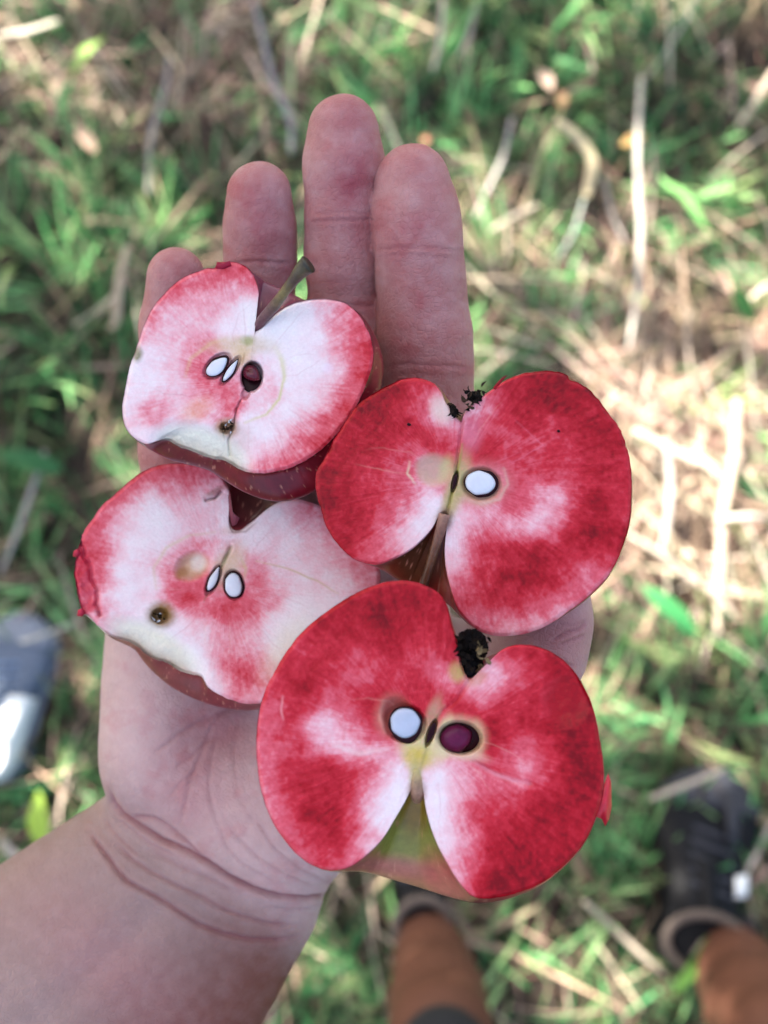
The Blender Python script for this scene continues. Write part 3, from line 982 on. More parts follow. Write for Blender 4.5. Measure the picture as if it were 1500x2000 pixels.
def seed_shape(spec, name, x, y, hl, hw, rot, mat, lift, point=0.0, dome=.0006, parent=None, n_=48, rings=8, deep=0.0, under=.0009, asym=0):
    """almond body lying in the cut plane: outline hl x hw px, pointed at the +axis end"""
    th = np.arange(n_) * 2 * PI / n_
    c, s = math.cos(rot), math.sin(rot)
    r = np.linspace(0, 1, rings + 1)[1:]
    u = np.cos(th); v = np.sin(th)
    taper = 1 - point * np.clip(u, 0, 1) ** 1.5
    u = u * hl * (1 + .12 * point * (u > .6)); v = v * hw * taper * (1 + asym * np.sin(th * 2))
    v = v * (1 + .035 * np.sin(th * 3 + x) + .02 * np.sin(th * 7 + y)); u = u * (1 + .03 * np.sin(th * 2 + y) + .015 * np.sin(th * 5 + x))
    X = [x]; Y = [y]; Z = [-dome]
    for k_ in r:
        X += list(x + k_ * (u * c - v * s)); Y += list(y + k_ * (u * s + v * c)); Z += list(np.full(n_, -dome * math.sqrt(max(0, 1 - k_ ** 2.5))))
    # underside ring
    X += list(x + .55 * (u * c - v * s)); Y += list(y + .55 * (u * s + v * c)); Z += list(np.full(n_, under))
    V = spec['plane'](np.array(X), np.array(Y), np.array(Z) - lift + deep)
    ring = 1 + np.arange((rings + 1) * n_).reshape(rings + 1, n_)
    rn = np.roll(ring, -1, 1)
    q = np.stack([ring[:-1], rn[:-1], rn[1:], ring[1:]], -1).reshape(-1, 4)
    tri = np.stack([np.zeros(n_, int), rn[0], ring[0]], -1)
    return obj(name, make_mesh(name, V, [q, tri], mat=mat), parent or spec['root'])


def cut_seed(spec, x, y, hl, hw, rot, point=.35, ring=4.0, off=(0, 0), km=None):
    co = seed_shape(spec, 'seed', x, y, hl + ring * 1.2, hw + ring, rot, M_coat, .00012, point, .00012)
    tag(co, 'white seed cut through inside its dark coat')
    seed_shape(spec, 'kernel', x + off[0], y + off[1], hl, hw, rot, km or M_kernel, .00032, point, .0005, parent=co)
    return co


def crumbs(spec, name, pts, n_, size, cols, zr=(-.002, .004), seed=1, lab=None):
    """brittle dried calyx leaves: bent, pointed, thickened shards"""
    rg = np.random.default_rng(seed)
    Vs, Fs, Cs = [], [], []
    off = 0
    for i in range(n_):
        x, y, sp = pts[i % len(pts)]
        x = x + rg.normal(0, sp); y = y + rg.normal(0, sp)
        z = rg.uniform(*zr)
        l = size * rg.uniform(.5, 1.4); w = l * rg.uniform(.2, .7)
        a = rg.uniform(0, 2 * PI)
        n1 = 5
        for sgn in (0, 1):
            for k_ in range(n1):
                t = k_ / (n1 - 1)
                hwid = w * math.sin(PI * min(max(t, .08), .97) ** .7) * .5
                bx = x + math.cos(a + .7 * t) * l * t; by = y + math.sin(a + .7 * t) * l * t
                zz = z + sgn * .0003 - .0014 * rg.uniform(.2, 1) * t * t
                for sd in (-1, 1):
                    Vs.append(spec['plane'](bx - sd * math.sin(a) * hwid + rg.normal(0, .5), by + sd * math.cos(a) * hwid + rg.normal(0, .5), zz))
        for sgn in (0, 1):
            b0 = off + sgn * n1 * 2
            for k_ in range(n1 - 1):
                Fs.append([b0 + 2 * k_, b0 + 2 * k_ + 1, b0 + 2 * k_ + 3, b0 + 2 * k_ + 2])
        for sd in (0, 1):
            for k_ in range(n1 - 1):
                Fs.append([off + 2 * k_ + sd, off + 2 * k_ + 2 + sd, off + n1 * 2 + 2 * k_ + 2 + sd, off + n1 * 2 + 2 * k_ + sd])
        cc = s2l(cols[rg.integers(0, len(cols))])
        Cs += [cc] * (n1 * 4)
        off += n1 * 4
    o = obj(name, make_mesh(name, np.array(Vs).reshape(-1, 3), np.array(Fs), np.array(Cs), smooth=False, mat=M_debris), spec['root'])
    if lab: tag(o, lab)
    return o


def ptube(spec, name, pts, rads, zs, cols, nside=12, mat=None, lab=None):
    W = np.array([spec['plane'](x, y, z) for (x, y), z in zip(pts, zs)]).reshape(-1, 3)
    d0 = spec['d'][0]
    me = tube(name, W, np.array(rads) * d0 / F, mat or M_stem, s2l(cols), nside)
    o = obj(name, me, spec['root'])
    if lab: tag(o, lab)
    return o


def flap(spec, name, pts, zs, thick, col, lab=None, mat=None):
    """a thin peeled piece: polygon fan with its own thickness"""
    n_ = len(pts)
    P = np.array(pts, float)
    c = P.mean(0); zc = float(np.mean(zs)) - .0006
    top = [spec['plane'](c[0], c[1], zc)] + [spec['plane'](x, y, z) for (x, y), z in zip(pts, zs)]
    bot = [spec['plane'](c[0], c[1], zc + thick)] + [spec['plane'](x, y, z + thick) for (x, y), z in zip(pts, zs)]
    V = np.array(top + bot).reshape(-1, 3)
    T, Q = [], []
    for i in range(n_):
        j = (i + 1) % n_
        T.append([0, 1 + i, 1 + j]); T.append([n_ + 1, n_ + 2 + j, n_ + 2 + i])
        Q.append([1 + i, n_ + 2 + i, n_ + 2 + j, 1 + j])
    cc = np.tile(s2l(col), (len(V), 1)) * np.random.default_rng(n_).uniform(.7, 1.2, (len(V), 1))
    o = obj(name, make_mesh(name, V, [np.array(T), np.array(Q)], cc, mat=mat or M_flesh), spec['root'])
    if lab: tag(o, lab)
    return o


def lump(spec, name, x, y, rx, ry, z, dep, col, seed=1, lab=None):
    """dark crumbly mass with its own volume"""
    rg = np.random.default_rng(seed)
    nu, nv_ = 40, 22
    th = np.linspace(0, 2 * PI, nu, endpoint=False); ph = np.linspace(.02, PI - .02, nv_)
    T, Pp = np.meshgrid(th, ph)
    n1 = fbm(T * 9 + seed, Pp * 14, 3, 4, seed); n2 = fbm(np.cos(T) * 6 + 9, np.sin(T) * 6 + Pp * 4, 1.6, 3, seed + 1)
    r = 1 + .30 * n2 + .22 * n1
    V = spec['plane'](x + rx * r * np.sin(Pp) * np.cos(T), y + ry * r * np.sin(Pp) * np.sin(T), z - dep * r * np.cos(Pp)).reshape(-1, 3)
    i = np.arange(nu * nv_).reshape(nv_, nu); j = np.roll(i, -1, 1)
    q = np.stack([i[:-1], i[1:], j[1:], j[:-1]], -1).reshape(-1, 4)
    C = np.clip(np.tile(s2l(col), (len(V), 1)) * (1 + .8 * n1.reshape(-1, 1)), 0, 1)
    o = obj(name, make_mesh(name, V, q, C, mat=M_debris), spec['root'])
    if lab: tag(o, lab)
    return o


CREAM = [226, 222, 196]; TAN = [196, 168, 128]; OLIVE = [150, 148, 70]

# ---------------------------------------------------------------- A: upper left, white flesh, long olive stem
def carveA(X, Y, e):
    # broken lower-left edge: cream flesh sloping away towards the rim
    d, t = polydist(X + 4 * fbm(X, Y, 12, 3, 4), Y + 4 * fbm(X, Y, 14, 3, 5), [(330, 860), (375, 845), (430, 815), (450, 790), (462, 850), (480, 915)])
    poly = blob(X, Y, 395, 880, 88, 42, .35, .35)
    ins = poly
    return ins * (.0016 + .0012 * (1 - sstep(0, 50, e))) + .0003 * ins * fbm(X, Y, 18, 3, 7), [226, 222, 200], ins * .85


A = dict(
    gain=.86, c=(486, 745), d=(.2275, 0, -1.6e-5), D=.026, seed=10,
    label='pale half with a long olive stem, uppermost on the fingers',
    face=[(498, 648), (520, 630), (545, 608), (575, 592), (605, 585), (640, 584), (672, 591), (700, 612), (715, 638), (724, 660), (729, 700), (716, 748), (692, 800), (660, 844), (620, 884), (580, 908), (540, 921), (504, 925), (480, 921), (466, 916), (440, 900), (416, 896), (392, 888), (368, 878), (348, 872), (332, 862), (316, 860), (292, 867), (276, 864), (260, 854), (248, 840), (240, 820), (238, 800), (242, 772), (248, 740), (256, 708), (266, 680), (276, 648), (288, 620), (304, 592), (328, 566), (352, 546), (380, 532), (404, 524), (420, 523), (426, 513), (448, 511), (468, 514), (484, 524), (496, 540), (503, 556), (506, 576), (502, 600), (497, 620), (494, 634)],
    hull=[(520, 543), (552, 556), (580, 572), (605, 583), (640, 584), (672, 590), (702, 607), (724, 635), (738, 665), (747, 700), (745, 740), (732, 790), (700, 850), (655, 912), (610, 955), (560, 974), (515, 972), (475, 958), (440, 938), (402, 914), (360, 902), (325, 893), (295, 878), (270, 862), (250, 842), (240, 820), (238, 800), (242, 772), (248, 740), (256, 708), (266, 680), (276, 648), (288, 620), (304, 592), (328, 566), (352, 546), (380, 532), (404, 522), (440, 508), (470, 514), (495, 528)],
    shift=(30, 45), skin=[84, 12, 26], skin2=[112, 18, 32],
    skinpaint=[(540, 570, 75, 50, .4, [112, 52, 70], .8, .5), (380, 890, 70, 30, .3, [96, 22, 34], .7, .4), (740, 720, 14, 60, 0, [150, 40, 50], .5, .5)],
    ctrl=[(430, 525, .8), (470, 520, .75), (490, 550, .62), (390, 545, .66), (340, 570, .68), (300, 615, .55), (285, 650, .4), (400, 590, .32), (450, 580, .35), (480, 600, 0), (490, 630, 0), (440, 640, .04), (380, 620, .28), (330, 640, .18), (290, 690, .12), (340, 690, .18), (260, 720, .06), (300, 740, .1), (350, 760, .2), (262, 765, .1), (285, 800, .52), (315, 790, .42), (300, 830, .4), (268, 840, .15), (350, 810, .22), (330, 850, .05), (246, 800, .12),
          (400, 680, .5), (385, 720, .62), (385, 700, .55), (400, 760, .52), (420, 780, .42), (450, 770, .62), (455, 792, .75), (400, 800, .4), (350, 720, .2), (380, 860, 0), (430, 880, 0), (400, 840, .05), (460, 900, .02), (430, 700, .25), (460, 690, .12),
          (530, 650, 0), (560, 640, 0), (600, 620, .05), (640, 600, .38), (670, 612, .6), (690, 640, .72), (660, 650, .35), (620, 660, .04), (580, 700, 0), (620, 720, 0), (660, 720, .2), (690, 700, .55), (712, 690, .88), (700, 740, .85), (680, 760, .62), (640, 780, .25), (600, 780, .06), (560, 800, .04), (520, 850, .06), (500, 880, .16), (540, 890, .5), (580, 870, .5), (600, 840, .33), (640, 820, .58), (670, 800, .82), (620, 872, .8), (560, 908, .7), (510, 915, .5), (500, 760, .1), (540, 740, .12), (528, 752, .52), (516, 775, .36), (490, 820, .08), (480, 850, .08), (560, 740, .03)],
    paint=[(470, 675, 55, 16, .0, [190, 170, 110], .55, .8), (484, 665, 12, 9, 0, [130, 140, 50], .6, .7), (472, 700, 22, 20, 0, [206, 176, 120], .6, .7),
           (383, 800, 30, 18, -.6, [222, 150, 110], .5, .7), (443, 836, 22, 19, 0, [150, 108, 50], .9, .5), (465, 855, 26, 26, 0, [200, 170, 160], .5, .7), (268, 690, 10, 14, 0, [110, 110, 60], .8, .6), (300, 850, 40, 16, .2, [232, 222, 222], .6, .6), (640, 720, 10, 10, 0, [228, 218, 236], .3, .6)],
    lines=[([(548, 700), (556, 735), (545, 780), (520, 810), (480, 825)], 3.0, [206, 196, 130], .75), ([(538, 680), (552, 705), (556, 740)], 6, [214, 204, 160], .5), ([(440, 662), (410, 672), (372, 700), (362, 735)], 4, [212, 180, 130], .5),
           ([(470, 782), (462, 800), (456, 830), (446, 860), (450, 890), (465, 915)], 1.8, [80, 40, 30], .8), ([(432, 822), (438, 860)], 2, [50, 30, 15], .7), ([(478, 690), (472, 712)], 2.5, [150, 110, 50], .6)],
    pits=[(425, 715, 32, 19, -.72, .0012, .15), (450, 724, 33, 10, -.98, .0012, .15), (492, 736, 21, 29, .12, .0045, .14), (480, 768, 8, 12, .3, .0025, .3), (443, 836, 12, 9, 0, .0015, .5)],
    grooves=[([(470, 782), (462, 800), (456, 830), (446, 860), (450, 890)], 2.5, .0006)],
    carve=[carveA], edgecol=[130, 22, 44])
apple(A)
cut_seed(A, 425, 715, 24, 13.5, -.72, .35, 3.4, (-1.5, 1.2))
cut_seed(A, 450, 724, 23, 6.2, -.98, .6, 3.0)
tag(seed_shape(A, 'seed', 491, 729, 20, 16, .6, M_darkseed, 0, .25, .0028, deep=.0026), 'whole red-brown seed deep in its pocket')
seed_shape(A, 'pocket_wall', 490, 742, 31, 20, 1.5, M_coat, 0, .4, .0001, deep=.0036)
ptube(A, 'stem', [(500, 648), (508, 628), (534, 600), (556, 570), (574, 546), (590, 526), (602, 516)], [7, 10, 11, 9.5, 10.5, 15, 18], [.002, .000, -.004, -.009, -.012, -.014, -.015],
      [[92, 44, 56], [100, 56, 64], [92, 66, 60], [116, 104, 62], [70, 52, 44], [80, 70, 48], [46, 40, 24]], 16)
crumbs(A, 'blossom_scar', [(437, 838, 3), (450, 836, 4), (443, 833, 3)], 14, 9, [[210, 210, 215], [40, 28, 18], [120, 88, 50]], (-.0006, .0006), 3, 'pale flecked scar in the broken flesh')
flap(A, 'peel', [(420, 524), (424, 511), (436, 514), (449, 509), (452, 520), (436, 526)], [.0, -.001, -.0008, -.0012, 0, 0], .0004, [150, 30, 55])

# ---------------------------------------------------------------- B: lower left, white flesh, two cuts at the notch
def carveB(X, Y, e):
    ins = blob(X, Y, 300, 1265, 92, 36, .5, .4)
    return ins * (.0012 + .0012 * (1 - sstep(0, 40, e))) + .0002 * ins * fbm(X, Y, 16, 3, 17), [222, 216, 190], ins * .8


def carveB2(X, Y, e):
    # torn red margin at far left
    ins = blob(X + 5 * fbm(X, Y, 14, 3, 8), Y, 160, 1135, 22, 66, -.16, .3)
    d, t = polydist(X + 3 * fbm(X, Y, 10, 3, 9), Y, [(158, 1062), (164, 1085), (176, 1108), (179, 1130), (190, 1152), (188, 1178), (194, 1200)])
    g2 = np.exp(-(d / 4.5) ** 2)
    return ins * .0005 * (1 + 1.2 * fbm(X, Y, 12, 3, 41)) + .0013 * g2, [180, 44, 68], np.clip(ins * (.35 + .3 * fbm(X, Y, 12, 3, 42)) + .6 * g2, 0, 1)


B = dict(
    gain=.84, c=(440, 1140), d=(.2465, 0, -1.5e-5), D=.026, seed=40,
    label='pale half with torn red left margin, left of the two red halves',
    face=[(454, 1034), (468, 1036), (481, 1027), (498, 1014), (525, 992), (551, 979), (582, 975), (613, 983), (645, 998), (682, 1022), (715, 1055), (737, 1095), (743, 1130), (738, 1165), (722, 1210), (690, 1262), (640, 1312), (580, 1350), (540, 1368), (511, 1373), (481, 1375), (454, 1368), (428, 1357), (406, 1342), (393, 1322), (371, 1317), (349, 1309), (327, 1295), (303, 1287), (283, 1276), (270, 1264), (252, 1254), (230, 1247), (212, 1240), (186, 1216), (170, 1201), (160, 1199), (157, 1180), (149, 1150), (146, 1124), (147, 1097), (150, 1072), (160, 1049), (168, 1031), (184, 1009), (199, 987), (219, 970), (239, 952), (261, 933), (287, 917), (318, 907), (353, 905), (384, 906), (410, 913), (428, 926), (441, 944), (448, 962), (446, 992), (448, 1020)],
    hull=[(480, 950), (520, 960), (560, 968), (582, 973), (613, 983), (645, 998), (682, 1022), (715, 1055), (738, 1095), (745, 1130), (741, 1165), (725, 1210), (692, 1266), (642, 1320), (580, 1362), (540, 1378), (511, 1383), (481, 1386), (430, 1380), (380, 1364), (338, 1343), (305, 1318), (280, 1292), (262, 1268), (240, 1255), (212, 1241), (186, 1216), (170, 1201), (158, 1190), (149, 1150), (146, 1124), (147, 1097), (150, 1072), (160, 1049), (168, 1031), (184, 1009), (199, 987), (219, 970), (239, 952), (261, 933), (287, 917), (318, 907), (353, 905), (384, 906), (420, 915), (450, 932)],
    shift=(5, 30), skin=[112, 32, 42], skin2=[136, 58, 58],
    skinpaint=[(520, 985, 70, 40, 0, [78, 44, 40], .9, .5), (330, 1340, 80, 40, .5, [118, 56, 54], .7, .4)],
    ctrl=[(353, 915, .78), (318, 915, .8), (390, 920, .75), (425, 940, .6), (270, 935, .82), (230, 970, .78), (205, 1000, .72), (180, 1035, .8), (200, 1060, .6), (175, 1080, .8), (160, 1100, .85), (160, 1150, .8), (185, 1130, .5), (200, 1180, .4), (178, 1190, .7),
          (300, 945, .5), (350, 950, .45), (400, 960, .3), (430, 990, .2), (380, 990, .15), (300, 980, .15), (250, 1000, .2), (230, 1040, .15), (260, 1060, .03), (240, 1110, .06), (240, 1160, .08), (225, 1210, .2), (300, 1010, .0), (320, 1060, .05), (350, 1040, .1), (400, 1040, .15), (430, 1040, .2), (440, 1020, .15), (390, 1060, .5), (350, 1080, .4), (340, 1120, .55), (350, 1150, .75), (375, 1165, .82), (395, 1150, .8), (400, 1090, .45), (420, 1080, .4), (300, 1140, .06), (290, 1200, .05), (260, 1230, .03), (320, 1250, 0), (380, 1280, 0), (350, 1220, .05), (400, 1230, .15),
          (430, 1190, .7), (450, 1200, .75), (410, 1180, .5), (495, 1110, .7), (510, 1140, .75), (495, 1170, .72), (520, 1160, .5), (480, 1190, .5), (440, 1230, .35), (470, 1230, .3), (420, 1260, .3), (440, 1290, .45), (470, 1310, .68), (490, 1320, .75), (510, 1300, .6), (460, 1340, .4), (500, 1355, .3), (400, 1320, .05), (430, 1340, .15), (550, 1280, .2), (540, 1240, .05), (580, 1180, .03), (560, 1220, 0), (620, 1200, .02), (600, 1260, .05),
          (500, 1040, .05), (540, 1010, .1), (580, 1000, .35), (610, 1000, .5), (640, 1030, .45), (600, 1040, .25), (560, 1060, .1), (620, 1080, .2), (660, 1080, .4), (700, 1100, .5), (730, 1110, .55), (720, 1140, .4), (680, 1140, .2), (640, 1130, .12), (590, 1110, .1), (550, 1110, .15), (540, 1140, .2), (660, 1180, .1), (500, 1070, .12)],
    paint=[(375, 1106, 32, 23, -.4, [214, 190, 150], .75, .4), (388, 1100, 14, 16, 0, [232, 222, 212], .6, .5), (356, 1118, 14, 9, -.6, [190, 140, 90], .7, .5), (450, 1100, 22, 40, .5, [206, 182, 140], .6, .7), (313, 1202, 25, 23, 0, [120, 96, 44], .9, .5), (323, 1200, 20, 22, 0, [150, 104, 40], .5, .5), (440, 1115, 26, 30, .3, [204, 178, 148], .5, .8),
           (560, 1270, 30, 60, .6, [222, 218, 186], .5, .8), (420, 960, 22, 6, -.5, [120, 80, 60], .5, .6), (465, 1030, 30, 10, -.2, [210, 180, 160], .5, .6)],
    lines=[([(305, 1150), (300, 1110), (325, 1070), (370, 1045), (420, 1040)], 3.0, [212, 186, 150], .6), ([(500, 1095), (560, 1110), (620, 1135), (660, 1160)], 2.0, [206, 176, 130], .7), ([(452, 1068), (440, 1090), (432, 1110)], 3.5, [120, 120, 60], .7), ([(432, 960), (420, 972), (402, 976)], 2.4, [90, 60, 44], .8), ([(446, 1040), (480, 1038), (500, 1020)], 2, [130, 80, 70], .5), ([(470, 1090), (480, 1110), (478, 1130)], 3, [200, 180, 130], .6), ([(410, 1150), (398, 1175)], 2, [130, 90, 60], .5)],
    pits=[(378, 1105, 30, 21, -.45, .0028, .5), (417, 1133, 32, 11, -1.15, .0012, .15), (457, 1142, 29, 20, 1.45, .0012, .15), (313, 1203, 14, 12, 0, .003, .5)],
    grooves=[([(432, 960), (420, 972), (402, 976)], 3, .0009), ([(452, 1068), (440, 1090), (432, 1110)], 4, .0006)],
    carve=[carveB, carveB2], edgecol=[140, 24, 50])
B['rag'] = lambda t: (np.abs(np.mod(t, 2 * PI) - PI) < .33) * 3.0 * fbm(t * 100, t * 0, 4, 3, 77)
apple(B)
cut_seed(B, 417, 1131, 24, 7.5, -1.15, .55, 3.2)
cut_seed(B, 457, 1142, 24, 16, 1.45, -.1, 3.4, (-1, .8))
crumbs(B, 'blossom_scar', [(310, 1200, 3), (316, 1206, 4), (307, 1207, 3)], 14, 8, [[200, 204, 210], [24, 20, 14], [50, 40, 24]], (-.0004, .0012), 9, 'dark scar hole with pale flecks')
flap(B, 'peel', [(449, 955), (452, 985), (456, 1005), (468, 1012), (462, 1024), (453, 1028), (447, 1000), (445, 965)], [0, -.001, -.0015, -.002, -.001, 0, 0, 0], .0004, [128, 60, 72])
for sx_, sy_, sr_ in ((158, 1196, .5), (150, 1080, 1.2)):
    tag(flap(B, 'peel', [(sx_ - 6, sy_ - 4), (sx_ + 3, sy_ - 9), (sx_ + 9, sy_ + 1), (sx_ + 2, sy_ + 9), (sx_ - 8, sy_ + 7)], [.0, -.0006, .0002, .0006, .0008], .0004, [170, 36, 60]), 'small torn tag of skin')

# ---------------------------------------------------------------- C: right, red flesh
Cc_ = dict(
    c=(885, 940), d=(.2185, 1.0e-6, 2e-6), D=.027, seed=70,
    label='red half on the right, brown stem hanging down from its lower notch',
    face=[(902, 821), (907, 806), (925, 787), (949, 769), (967, 757), (991, 741), (1023, 729), (1056, 725), (1084, 724), (1107, 731), (1113, 741), (1135, 750), (1161, 771), (1187, 804), (1208, 834), (1222, 867), (1231, 904), (1234, 941), (1233, 983), (1229, 1025), (1219, 1058), (1205, 1095), (1182, 1133), (1149, 1165), (1112, 1193), (1070, 1221), (1033, 1236), (995, 1242), (963, 1241), (935, 1231), (911, 1212), (893, 1189), (880, 1151), (871, 1114), (868, 1077), (870, 1049), (873, 1025), (875, 1009), (866, 1004), (856, 1009), (846, 1030), (827, 1053), (799, 1077), (767, 1093), (739, 1103), (711, 1100), (683, 1086), (655, 1058), (638, 1030), (627, 997), (617, 960), (617, 923), (631, 899), (650, 862), (673, 825), (697, 792), (725, 771), (753, 755), (785, 741), (818, 738), (846, 748), (862, 766), (869, 783), (881, 801), (895, 820)],
    hull=[(902, 810), (910, 798), (925, 785), (949, 767), (967, 755), (991, 740), (1023, 728), (1056, 724), (1084, 724), (1107, 731), (1135, 749), (1161, 770), (1187, 803), (1208, 833), (1223, 866), (1232, 904), (1236, 941), (1236, 983), (1231, 1025), (1222, 1058), (1208, 1095), (1185, 1134), (1152, 1167), (1115, 1196), (1070, 1222), (1033, 1237), (995, 1243), (950, 1240), (915, 1222), (870, 1180), (820, 1158), (775, 1135), (739, 1112), (711, 1101), (683, 1087), (655, 1059), (638, 1031), (627, 997), (617, 960), (617, 923), (631, 899), (650, 862), (673, 825), (697, 792), (725, 771), (753, 755), (785, 741), (818, 738), (846, 747), (864, 762), (876, 780), (893, 800)],
    shift=(0, 0), skin=[120, 22, 30], skin2=[150, 60, 40],
    skinpaint=[(820, 1090, 60, 60, 0, [66, 44, 26], .9, .5), (900, 800, 30, 30, 0, [120, 96, 70], .7, .5), (1190, 1120, 40, 60, .6, [170, 110, 60], .6, .5)],
    ctrl=[(640, 920, .95), (635, 980, .93), (650, 1020, .9), (680, 1060, .88), (715, 1085, .6), (750, 1090, .4), (670, 860, .9), (700, 810, .92), (740, 775, .9), (790, 755, .88), (830, 750, .9), (855, 775, .5), (860, 800, .1), (850, 790, .25), (870, 820, .15), (830, 800, .7), (800, 830, .82), (760, 860, .68), (720, 880, .75), (680, 930, .8), (770, 920, .55), (740, 950, .68), (720, 1000, .85), (770, 960, .75), (760, 1010, .7), (780, 980, .6), (800, 1000, .3), (830, 990, .15), (845, 1000, .0), (820, 1030, 0), (790, 1050, .05), (760, 1060, .3), (770, 1040, .35), (800, 880, .6), (830, 860, .85), (860, 870, .85), (880, 860, .65), (850, 840, .6), (820, 900, .3), (800, 950, .45), (740, 1050, .6), (700, 1040, .85), (890, 800, .3),
          (920, 800, .3), (925, 840, .4), (940, 870, .8), (960, 890, .85), (960, 840, .65), (940, 790, .5), (980, 780, .75), (1010, 760, .9), (1060, 745, .93), (1100, 745, .95), (1140, 775, .9), (1180, 820, .86), (1205, 870, .82), (1215, 930, .72), (1220, 990, .65), (1205, 1050, .75), (1180, 1100, .7), (1140, 1150, .5), (1180, 1130, .4), (1100, 1190, .35), (1050, 1222, .25), (990, 1232, .3), (950, 1220, .4), (920, 1190, .45), (900, 1150, .35),
          (1000, 820, .8), (1050, 800, .88), (1100, 800, .92), (1150, 850, .86), (1100, 860, .72), (1050, 880, .6), (1000, 880, .6), (980, 920, .5), (1000, 940, .7), (1040, 930, .65), (1080, 910, .75), (1120, 920, .78), (1160, 920, .85), (1160, 980, .95), (1130, 970, .6), (1090, 970, .18), (1060, 960, .35), (1060, 1000, .15), (1040, 1020, .1), (1080, 1010, .2), (1020, 990, .7), (1000, 970, .82), (1100, 1000, .45), (1140, 1010, .85), (1120, 1040, .9), (1160, 1040, .9), (1000, 1030, .3), (960, 1010, .35), (930, 1000, .35), (900, 1010, .1), (885, 1060, .02), (890, 1100, .1), (900, 1040, .12), (920, 1050, .4), (950, 1070, .85), (1000, 1080, .9), (1050, 1080, .88), (1100, 1080, .85), (1080, 1130, .82), (1030, 1130, .85), (980, 1130, .93), (940, 1120, .75), (910, 1110, .35), (960, 1170, .8), (1010, 1180, .88), (1060, 1170, .6), (920, 1170, .65), (1000, 1210, .4), (1110, 1140, .65)],
    amp=.15,
    paint=[(846, 920, 31, 28, .2, [204, 160, 140], .7, .4), (846, 918, 24, 20, .2, [196, 140, 140], .6, .6), (870, 915, 12, 24, .3, [190, 176, 120], .7, .6), (950, 944, 46, 38, 0, [206, 150, 150], .4, .6), (936, 950, 40, 34, .3, [196, 174, 130], .6, .4), (893, 945, 20, 56, .25, [176, 160, 112], .9, .6), (846, 918, 34, 31, .2, [190, 172, 140], .35, .25), (878, 985, 14, 30, .3, [176, 160, 100], .7, .7), (868, 1015, 16, 22, .2, [120, 84, 66], .8, .6), (862, 800, 18, 26, -.4, [222, 204, 186], .6, .7), (920, 850, 20, 30, 0, [206, 120, 140], .5, .7)],
    lines=[([(903, 868), (898, 900), (892, 930), (882, 965), (876, 990)], 3.0, [140, 134, 60], .85), ([(800, 902), (796, 925), (812, 945)], 2.5, [214, 206, 170], .6), ([(984, 915), (992, 945), (975, 975), (940, 985), (915, 978)], 3.0, [206, 170, 150], .7), ([(895, 885), (888, 950)], 1.5, [70, 50, 30], .6), ([(1005, 820), (1060, 870), (1000, 905)], 1.5, [214, 120, 140], .3)],
    pits=[(846, 918, 29, 24, .2, .0010, .5), (940, 945, 37, 31, .05, .0012, .18), (888, 941, 5, 19, .25, .003, .3)],
    grooves=[([(902, 822), (898, 860), (893, 900), (888, 940), (878, 985), (870, 1008)], 3, .0006)],
    edgecol=[120, 12, 26])
Cc_['rag'] = lambda t: (np.abs(np.mod(t + PI, 2 * PI) - PI + .62) < .45) * 2.6 * fbm(t * 90, t * 0, 4, 3, 79)
apple(Cc_)
cut_seed(Cc_, 940, 944, 29, 23.5, .05, .0, 3.6, (-2.2, -.8))
seed_shape(Cc_, 'core_slit', 888, 941, 17, 4, 1.8, M_coat, .0001, .5, .0001)
ptube(Cc_, 'stem', [(868, 1004), (862, 1030), (852, 1062), (842, 1095), (833, 1125), (826, 1150)], [11, 10.5, 9.5, 9, 8.5, 9], [-.0006, -.0006, .0002, .0012, .0022, .0034],
      [[150, 108, 90], [120, 78, 62], [104, 66, 46], [92, 58, 36], [80, 48, 30], [70, 46, 30]], 14)
crumbs(Cc_, 'calyx', [(930, 772, 7), (920, 790, 6), (938, 765, 6), (884, 800, 4), (890, 812, 3), (878, 792, 3), (915, 768, 4)], 44, 13, [[26, 20, 18], [40, 30, 26], [18, 14, 14], [70, 52, 40]], (-.0035, .003), 12, 'black dried blossom remains in the top notch')
lump(Cc_, 'calyx', 927, 776, 15, 11, .0005, .002, [22, 18, 16], 3, 'black crumbly blossom remains')
lump(Cc_, 'calyx', 886, 803, 7, 12, .0008, .0015, [26, 20, 18], 4)
ptube(Cc_, 'skin_sliver', [(966, 758), (974, 748), (984, 737), (990, 734)], [3, 3, 2.4, 1], [0, -.002, -.004, -.005], [[160, 20, 40], [150, 24, 40], [120, 20, 30], [90, 16, 20]], 8)
tag(seed_shape(Cc_, 'speck', 799, 829, 4, 3, .2, M_coat, .0001, .1, .0002), 'small dark speck')
tag(seed_shape(Cc_, 'speck', 1091, 842, 3.4, 2.6, .2, M_coat, .0001, .1, .0002), 'small dark speck')

# ---------------------------------------------------------------- D: front, largest red half
def carveD(X, Y, e):
    d, t = polydist(X, Y, [(925, 1490), (960, 1510), (1000, 1525), (1035, 1532)])
    ins = blob(X, Y, 1108, 1365, 40, 46, .5, .45)
    return .00035 * np.exp(-(d / 5) ** 2) + ins * .0009 + .0003 * ins * fbm(X, Y, 12, 3, 3), [160, 14, 28], ins * .75


